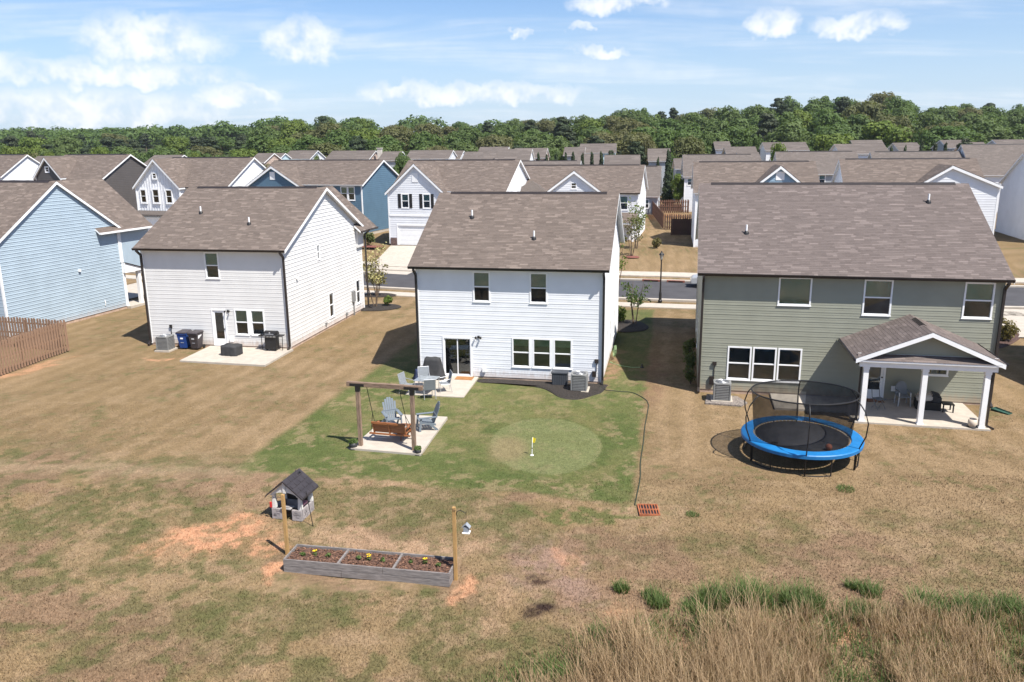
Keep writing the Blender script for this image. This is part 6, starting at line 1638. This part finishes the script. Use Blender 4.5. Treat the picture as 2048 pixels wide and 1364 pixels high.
def shrub(label, x, y, r_, h, seed, leafm, n=420, size=.06, name='shrub', z=None):
    t = thing(name, label, 'shrub', (x, y, tz(x, y) if z is None else z)); rr_ = np.random.default_rng(seed); parts = []
    for k in range(7): c = (rr_.uniform(-.4, .4)*r_, rr_.uniform(-.4, .4)*r_, h*rr_.uniform(.35, .72)); parts.append(leaf_blob(n//7, r_*.6, r_*.6, h*.32, size, seed*9+k, c, .5))
    link('foliage', np_mesh('foliage', *merge(parts), leafm), None, t)
    m = MB()
    for k in range(4): a = k*1.6; m.tube([(0, 0, -.05), (r_*.35*math.cos(a), r_*.35*math.sin(a), h*.6)], [.025, .01], 5)
    m.build('stem', M_BARK, t)


mulch_bed('mulch_bed', smooth_loop([(-11.6, 57.2), (-9.6, 56.9), (-8.4, 57.6), (-8.2, 58.6), (-9.2, 59.4), (-10.8, 59.2)]), .0, M_MULCH, 'round edged mulch bed with a flowering tree by the grey white house')
mulch_bed('mulch_bed', smooth_loop([(-11.8, 62.6), (-10, 62.3), (-9, 62.9), (-10, 63.9), (-11.6, 63.9)]), .0, M_MULCH, 'small mulch bed near the pavement by the grey white house')
young_tree('slender multi stem tree with pale blossom in the mulch bed by the grey white house', -10.0, 58.1, 5.0, 3, 1.5, L_PAL, 420, .055)
young_tree('small bronze leaved tree near the pavement left of the white house', -10.6, 62.6, 3.1, 5, 1.5, L_BRZ, 700, .07, lowleaf=.3)
shrub('green shrub at the corner of the grey white house, left of a pair', -11.3, 58.4, .42, .8, 3, L_BRI); shrub('green shrub right of the flowering tree stems in the mulch bed', -9.1, 58.3, .42, .85, 4, L_BRI)
mulch_bed('mulch_bed', smooth_loop([(6.9, 49.6), (8.4, 49.9), (8.9, 51.3), (8.3, 53.0), (7.2, 53.0), (6.6, 51.2)]), -.05, M_MULCH, 'dark mulch bed at the front corner of the middle white house')
young_tree('young green leafy tree in the bed at the front corner of the white house', 8.05, 51.6, 3.3, 8, 1.2, L_DEC, 520, .06, lowleaf=.4)
young_tree('taller thin young tree rising at the street side of the white house', 7.6, 58.4, 6.0, 9, 1.4, L_BRI, 420, .065, lowleaf=.25)
young_tree('slim yellow green tree in front of the white house across the street', 12.6, 80.6, 5.2, 11, 1.6, L_BRI, 420, .09, lowleaf=.2)
young_tree('small tree in a round bed on the lawn across the street', 11.6, 77.2, 4.2, 12, 1.4, L_OLV, 320, .08)
shrub('yellow green shrub beside the front corner of the middle white house', 7.2, 52.3, .5, 1.2, 9, L_BRI)
mulch_bed('mulch_bed', smooth_loop([(13.6, 80), (15.0, 79.6), (16.2, 84), (16.0, 86), (14.9, 86), (14.2, 83)]), 1.2, M_RMULCH, 'red mulch strip along the white house across the street')
mulch_bed('mulch_bed', smooth_loop([(11.2, 76.5), (12.1, 76.4), (12.3, 77.3), (11.6, 77.7), (10.9, 77.3)]), .95, M_RMULCH, 'small round red mulch bed on the lawn across the street')
shrub('bushy bronze shrub in the red mulch strip across the street', 14.6, 80.6, .6, 1.2, 12, L_BRZ, 300, .09, z=1.25)
shrub('round green shrub at the garage corner of the shuttered house', -15.3, 86.6, .8, 1.6, 13, L_SHR, 420, .1)
mulch_bed('mulch_bed', smooth_loop([(-16.2, 86), (-14.6, 85), (-13.4, 85.2), (-14.2, 86.3)]), 1.15, M_RMULCH, 'red mulch at the garage corner of the shuttered house')
shrub('olive shrub beside the board and batten house garage', -48.0, 99.5, 1., 2.0, 14, L_OLV, 420, .12)
mulch_bed('mulch_bed', smooth_loop([(25.6, 45.2), (27.5, 44.2), (31, 47.5), (30.5, 49.5), (27.5, 49.3)]), .0, mat('brown_mulch', (.075, .042, .034), .95, .5, 14, 1.), 'brown mulch bed with bronze shrubs right of the sage house')
shrub('bronze leaved shrub in the mulch right of the sage house, nearest the wall', 26.9, 47.1, .8, 1.5, 15, L_BRZ, 480, .08); shrub('bronze leaved shrub at the right edge of the mulch bed', 28.9, 45.9, .85, 1.5, 16, L_BRZ, 480, .08)
for k in range(5):
    p = H3(-.35-.1*(k % 2), 1.4+k*1.5); shrub(('dark leafy shrub in the shade against the left wall of the sage house, nearest', 'second dark leafy shrub along the left wall of the sage house', 'third dark leafy shrub along the left wall of the sage house', 'fourth dark leafy shrub along the left wall of the sage house', 'fifth and farthest dark leafy shrub along the left wall of the sage house')[k], p[0], p[1], .38, 1.0+.25*(k % 2), 20+k, L_SHR, 300, .055)


# ------------------------------------------------------------------ grass
def blades(P, h, lean, r, width, seg=3):
    """curved tapering blades; P (n,3) roots"""
    n = len(P); a = r.random(n)*6.283; dx, dy = np.cos(a), np.sin(a); hh = h*(.6+.6*r.random(n)); ln = lean*(.3+r.random(n))*hh
    w_ = width*(.7+.6*r.random(n)); rows = []
    for k in range(seg+1):
        f = k/seg; c = P+np.stack([dx*ln*f*f, dy*ln*f*f, hh*(f-.12*f*f)], 1); o = np.stack([-dy, dx, np.zeros(n)], 1)*(w_*(1-f*.85)/2)[:, None]
        rows.append(c-o); rows.append(c+o)
    V = np.stack(rows, 1).reshape(-1, 3); k2 = 2*(seg+1); b = (np.arange(n)*k2)[:, None]
    F = np.concatenate([b+np.array([2*k, 2*k+1, 2*k+3, 2*k+2]) for k in range(seg)])
    T = np.tile(np.clip(.45+.28*r.standard_normal(n), 0, 1), seg)
    return V, F, T


def grass():
    r = np.random.default_rng(5)
    def z(x, y): return ground_z(x, y)
    # tall dry stand at the lower right
    def edge(x): return np.interp(x, [-4, -.6, .8, 2.6, 5.9, 9.8, 12.7, 16], [13.2, 14.6, 15.8, 16.9, 17.7, 17.9, 17.6, 17.6])
    tf = []
    while len(tf) < 1700:
        x = r.uniform(-3.5, 16); y = r.uniform(12.8, 18.2)
        if y > edge(x)+r.uniform(-.9, .45) or vnoise(np.array(x*.9), np.array(y*.9), 5) < (.25 if x < 6.5 else .3): continue
        tf.append((x, y))
    parts = []; heads = []
    for x, y in tf:
        n = int(r.integers(14, 46)); sp = r.uniform(.08, .26); p = np.stack([x+r.standard_normal(n)*sp, y+r.standard_normal(n)*sp, np.zeros(n)], 1); p[:, 2] = z(p[:, 0], p[:, 1])-.02
        right = 1.2 if 1.0 < x < 6.0 else .7; h = r.uniform(.35, 1.0)*right
        bl = blades(p, h, r.uniform(.2, .8), r, .017); parts.append((bl[0], bl[1], np.clip(bl[2]*.6+r.uniform(-.05, .55), 0, 1)))
    o = link('dry_grass', np_mesh('dry_grass', *merge(parts), G_DRY), None); tag(o, 'tall straw coloured dry grass along the lower right', 'grass', kind='stuff')
    parts = []
    for i in range(1100):
        x = r.uniform(-2, 16); y = r.uniform(13, 18.2)
        if y > edge(x)+.9*r.random(): continue
        n = 30; p = np.stack([x+r.standard_normal(n)*.2, y+r.standard_normal(n)*.2, np.zeros(n)], 1); p[:, 2] = z(p[:, 0], p[:, 1])-.02
        
        if x > 6.5 and r.random() < .45: continue
        parts.append(blades(p, r.uniform(.15, .4), .8, r, .02))
    o = link('green_undergrowth', np_mesh('green_undergrowth', *merge(parts), G_GRN), None); tag(o, 'green grass growing among the dry stalks', 'grass', kind='stuff')
    # green clumps one can tell apart
    spots = [(5.15, 18.6, .42, .5), (6.15, 18.6, .5, .52), (7.35, 18.4, .55, .55), (3.7, 18.5, .3, .32), (4.6, 18.3, .32, .3), (9.3, 18.9, .3, .35), (9.0, 19.2, .2, .25), (2.85, 19.2, .22, .3), (3.6, 18.9, .28, .25), (1.95, 17.2, .2, .25), (10.5, 18.2, .5, .4), (11.6, 18.0, .5, .4), (8.6, 17.9, .4, .35), (12.6, 18.2, .4, .35), (5.7, 23.6, .22, .12), (11.35, 25.5, .3, .12), (12.9, 17.2, .5, .4)]
    for i, (x, y, rad, h) in enumerate(spots):
        n = int(420*rad/.5*rad/.5)+110; a = r.random(n)*6.28; q = rad*np.sqrt(r.random(n))
        p = np.stack([x+q*np.cos(a), y+q*np.sin(a), np.zeros(n)], 1); p[:, 2] = z(p[:, 0], p[:, 1])-.02
        v, f, tn = blades(p, h, .75, r, .022); v = v-np.array([x, y, 0])
        o = link('grass_clump', np_mesh('grass_clump', v, f, tn, G_GRN), None); o.location = (x, y, 0)
        tag(o, ('leftmost of three large green grass clumps above the dry stand', 'middle of three large green grass clumps above the dry stand', 'rightmost of three large green grass clumps above the dry stand', 'small green tuft just left of the three large clumps', 'small green tuft touching the leftmost large clump', 'larger of two green tufts alone on the lawn right of the clumps', 'smaller of two green tufts alone on the lawn right of the clumps', 'leftmost small green tuft near the dark dirt patches', 'small green tuft between the leftmost tuft and the clumps', 'low green tuft in bare clay left of the dry grass', 'broad green clump among dry stalks below the lone tufts', 'broad green clump near the right edge among dry stalks', 'green clump right of the three large clumps in the stalks', 'green clump closest to the right edge of the lawn', 'lone green tuft right of the drain grate', 'green tuft in front of the trampoline', 'green clump in the lower right corner')[i], 'grass', 'green grass clumps')
    # mown turf: short blades that take the colour of the ground under them
    n = 300000; y = 14+22*r.random(n)**1.7; x = (r.random(n)*2-1)*(y*.66+1.5)
    bed = (x > -6.6) & (x < -1.5) & (y > 19.2) & (y < 21.4); pad = ((x > -6.5) & (x < -2.7) & (y > 28.7) & (y < 34)); pat = (y > 33) & (x > 10) & (x < 21)
    k = ~(bed | pad | pat); k &= ~((x > -6) & (y > 35)); k &= ~((np.abs(x-4.37) < .4) & (np.abs(y-24.03) < .45)); x, y = x[k], y[k]; n = len(x)
    p = np.stack([x, y, z(x, y)-.005], 1); a = r.random(n)*6.28; h = .035+.05*r.random(n); h = h*np.where(y < 26.5, .85, .5); w_ = .012
    d = np.stack([np.cos(a), np.sin(a), np.zeros(n)], 1)*w_; tip = p+np.stack([r.standard_normal(n)*.03, r.standard_normal(n)*.03, h], 1)
    V = np.stack([p-d, p+d, tip], 1).reshape(-1, 3); F = np.arange(3*n).reshape(n, 3)
    m = np_mesh('turf_blades', V, F, None, M_GROUND); col = np.ones((n, 4), np.float32); col[:, :3] = ground_colour(x, y)*(.95+.45*r.random(n))[:, None]; col = np.repeat(col, 3, 0)
    at = m.attributes.new('turf', 'FLOAT_COLOR', 'POINT'); at.data.foreach_set('color', col.ravel())
    tag(link('turf', m, None), 'short mown turf blades of the lawns', 'grass', kind='stuff')
    # thin tall stalks left of the clumps
    p = np.stack([3.55+.2*r.standard_normal(16), 18.75+.12*r.standard_normal(16), np.zeros(16)], 1); p[:, 2] = z(p[:, 0], p[:, 1])
    v, f, tn = blades(p, 1.15, .35, r, .012, 4); o = link('grass_stalks', np_mesh('grass_stalks', v, f, tn, G_DRY), None); tag(o, 'few long bent seed stalks above the dry stand', 'grass')


grass()

# garden trees scattered among the far roofs
for i, (u, v, Y, wd, k) in enumerate(((632, 305, 150, 26, 'dec'), (710, 298, 172, 36, 'bright'), (765, 300, 176, 30, 'dec'), (905, 296, 176, 34, 'olive'), (945, 300, 166, 24, 'dec'), (1105, 290, 178, 36, 'dec'), (1130, 296, 172, 26, 'bright'), (1345, 300, 150, 24, 'dec'), (1475, 288, 170, 30, 'dec'),
                                      (1620, 290, 168, 28, 'dec'), (1650, 296, 150, 22, 'olive'), (1790, 282, 176, 34, 'bright'), (1850, 296, 140, 18, 'dec'), (1965, 290, 150, 24, 'dec'), (390, 302, 160, 30, 'bright'), (445, 305, 156, 26, 'dec'), (150, 300, 160, 26, 'dec'))):
    mid_tree('small garden tree standing among the far grey roofs', k, u, v, Y, wd, name='garden_tree', group='garden trees among the far roofs')

# faint summer haze over the whole place
hz = MB().box(-1500, 1500, -80, 1400, -1.5, 60).build('haze', None); hz.data.materials.clear()
hm = bpy.data.materials.new('haze_air'); hm.use_nodes = True; hm.node_tree.nodes.clear(); ht = NT(hm.node_tree)
pv = ht.n('ShaderNodeVolumePrincipled'); pv.inputs['Color'].default_value = (.86, .92, 1, 1); pv.inputs['Density'].default_value = .0001; pv.inputs['Anisotropy'].default_value = .2
ho = ht.n('ShaderNodeOutputMaterial'); hm.node_tree.links.new(pv.outputs[0], ho.inputs['Volume']); hz.data.materials.append(hm); tag(hz, 'thin pale haze in the air', 'haze', kind='stuff')
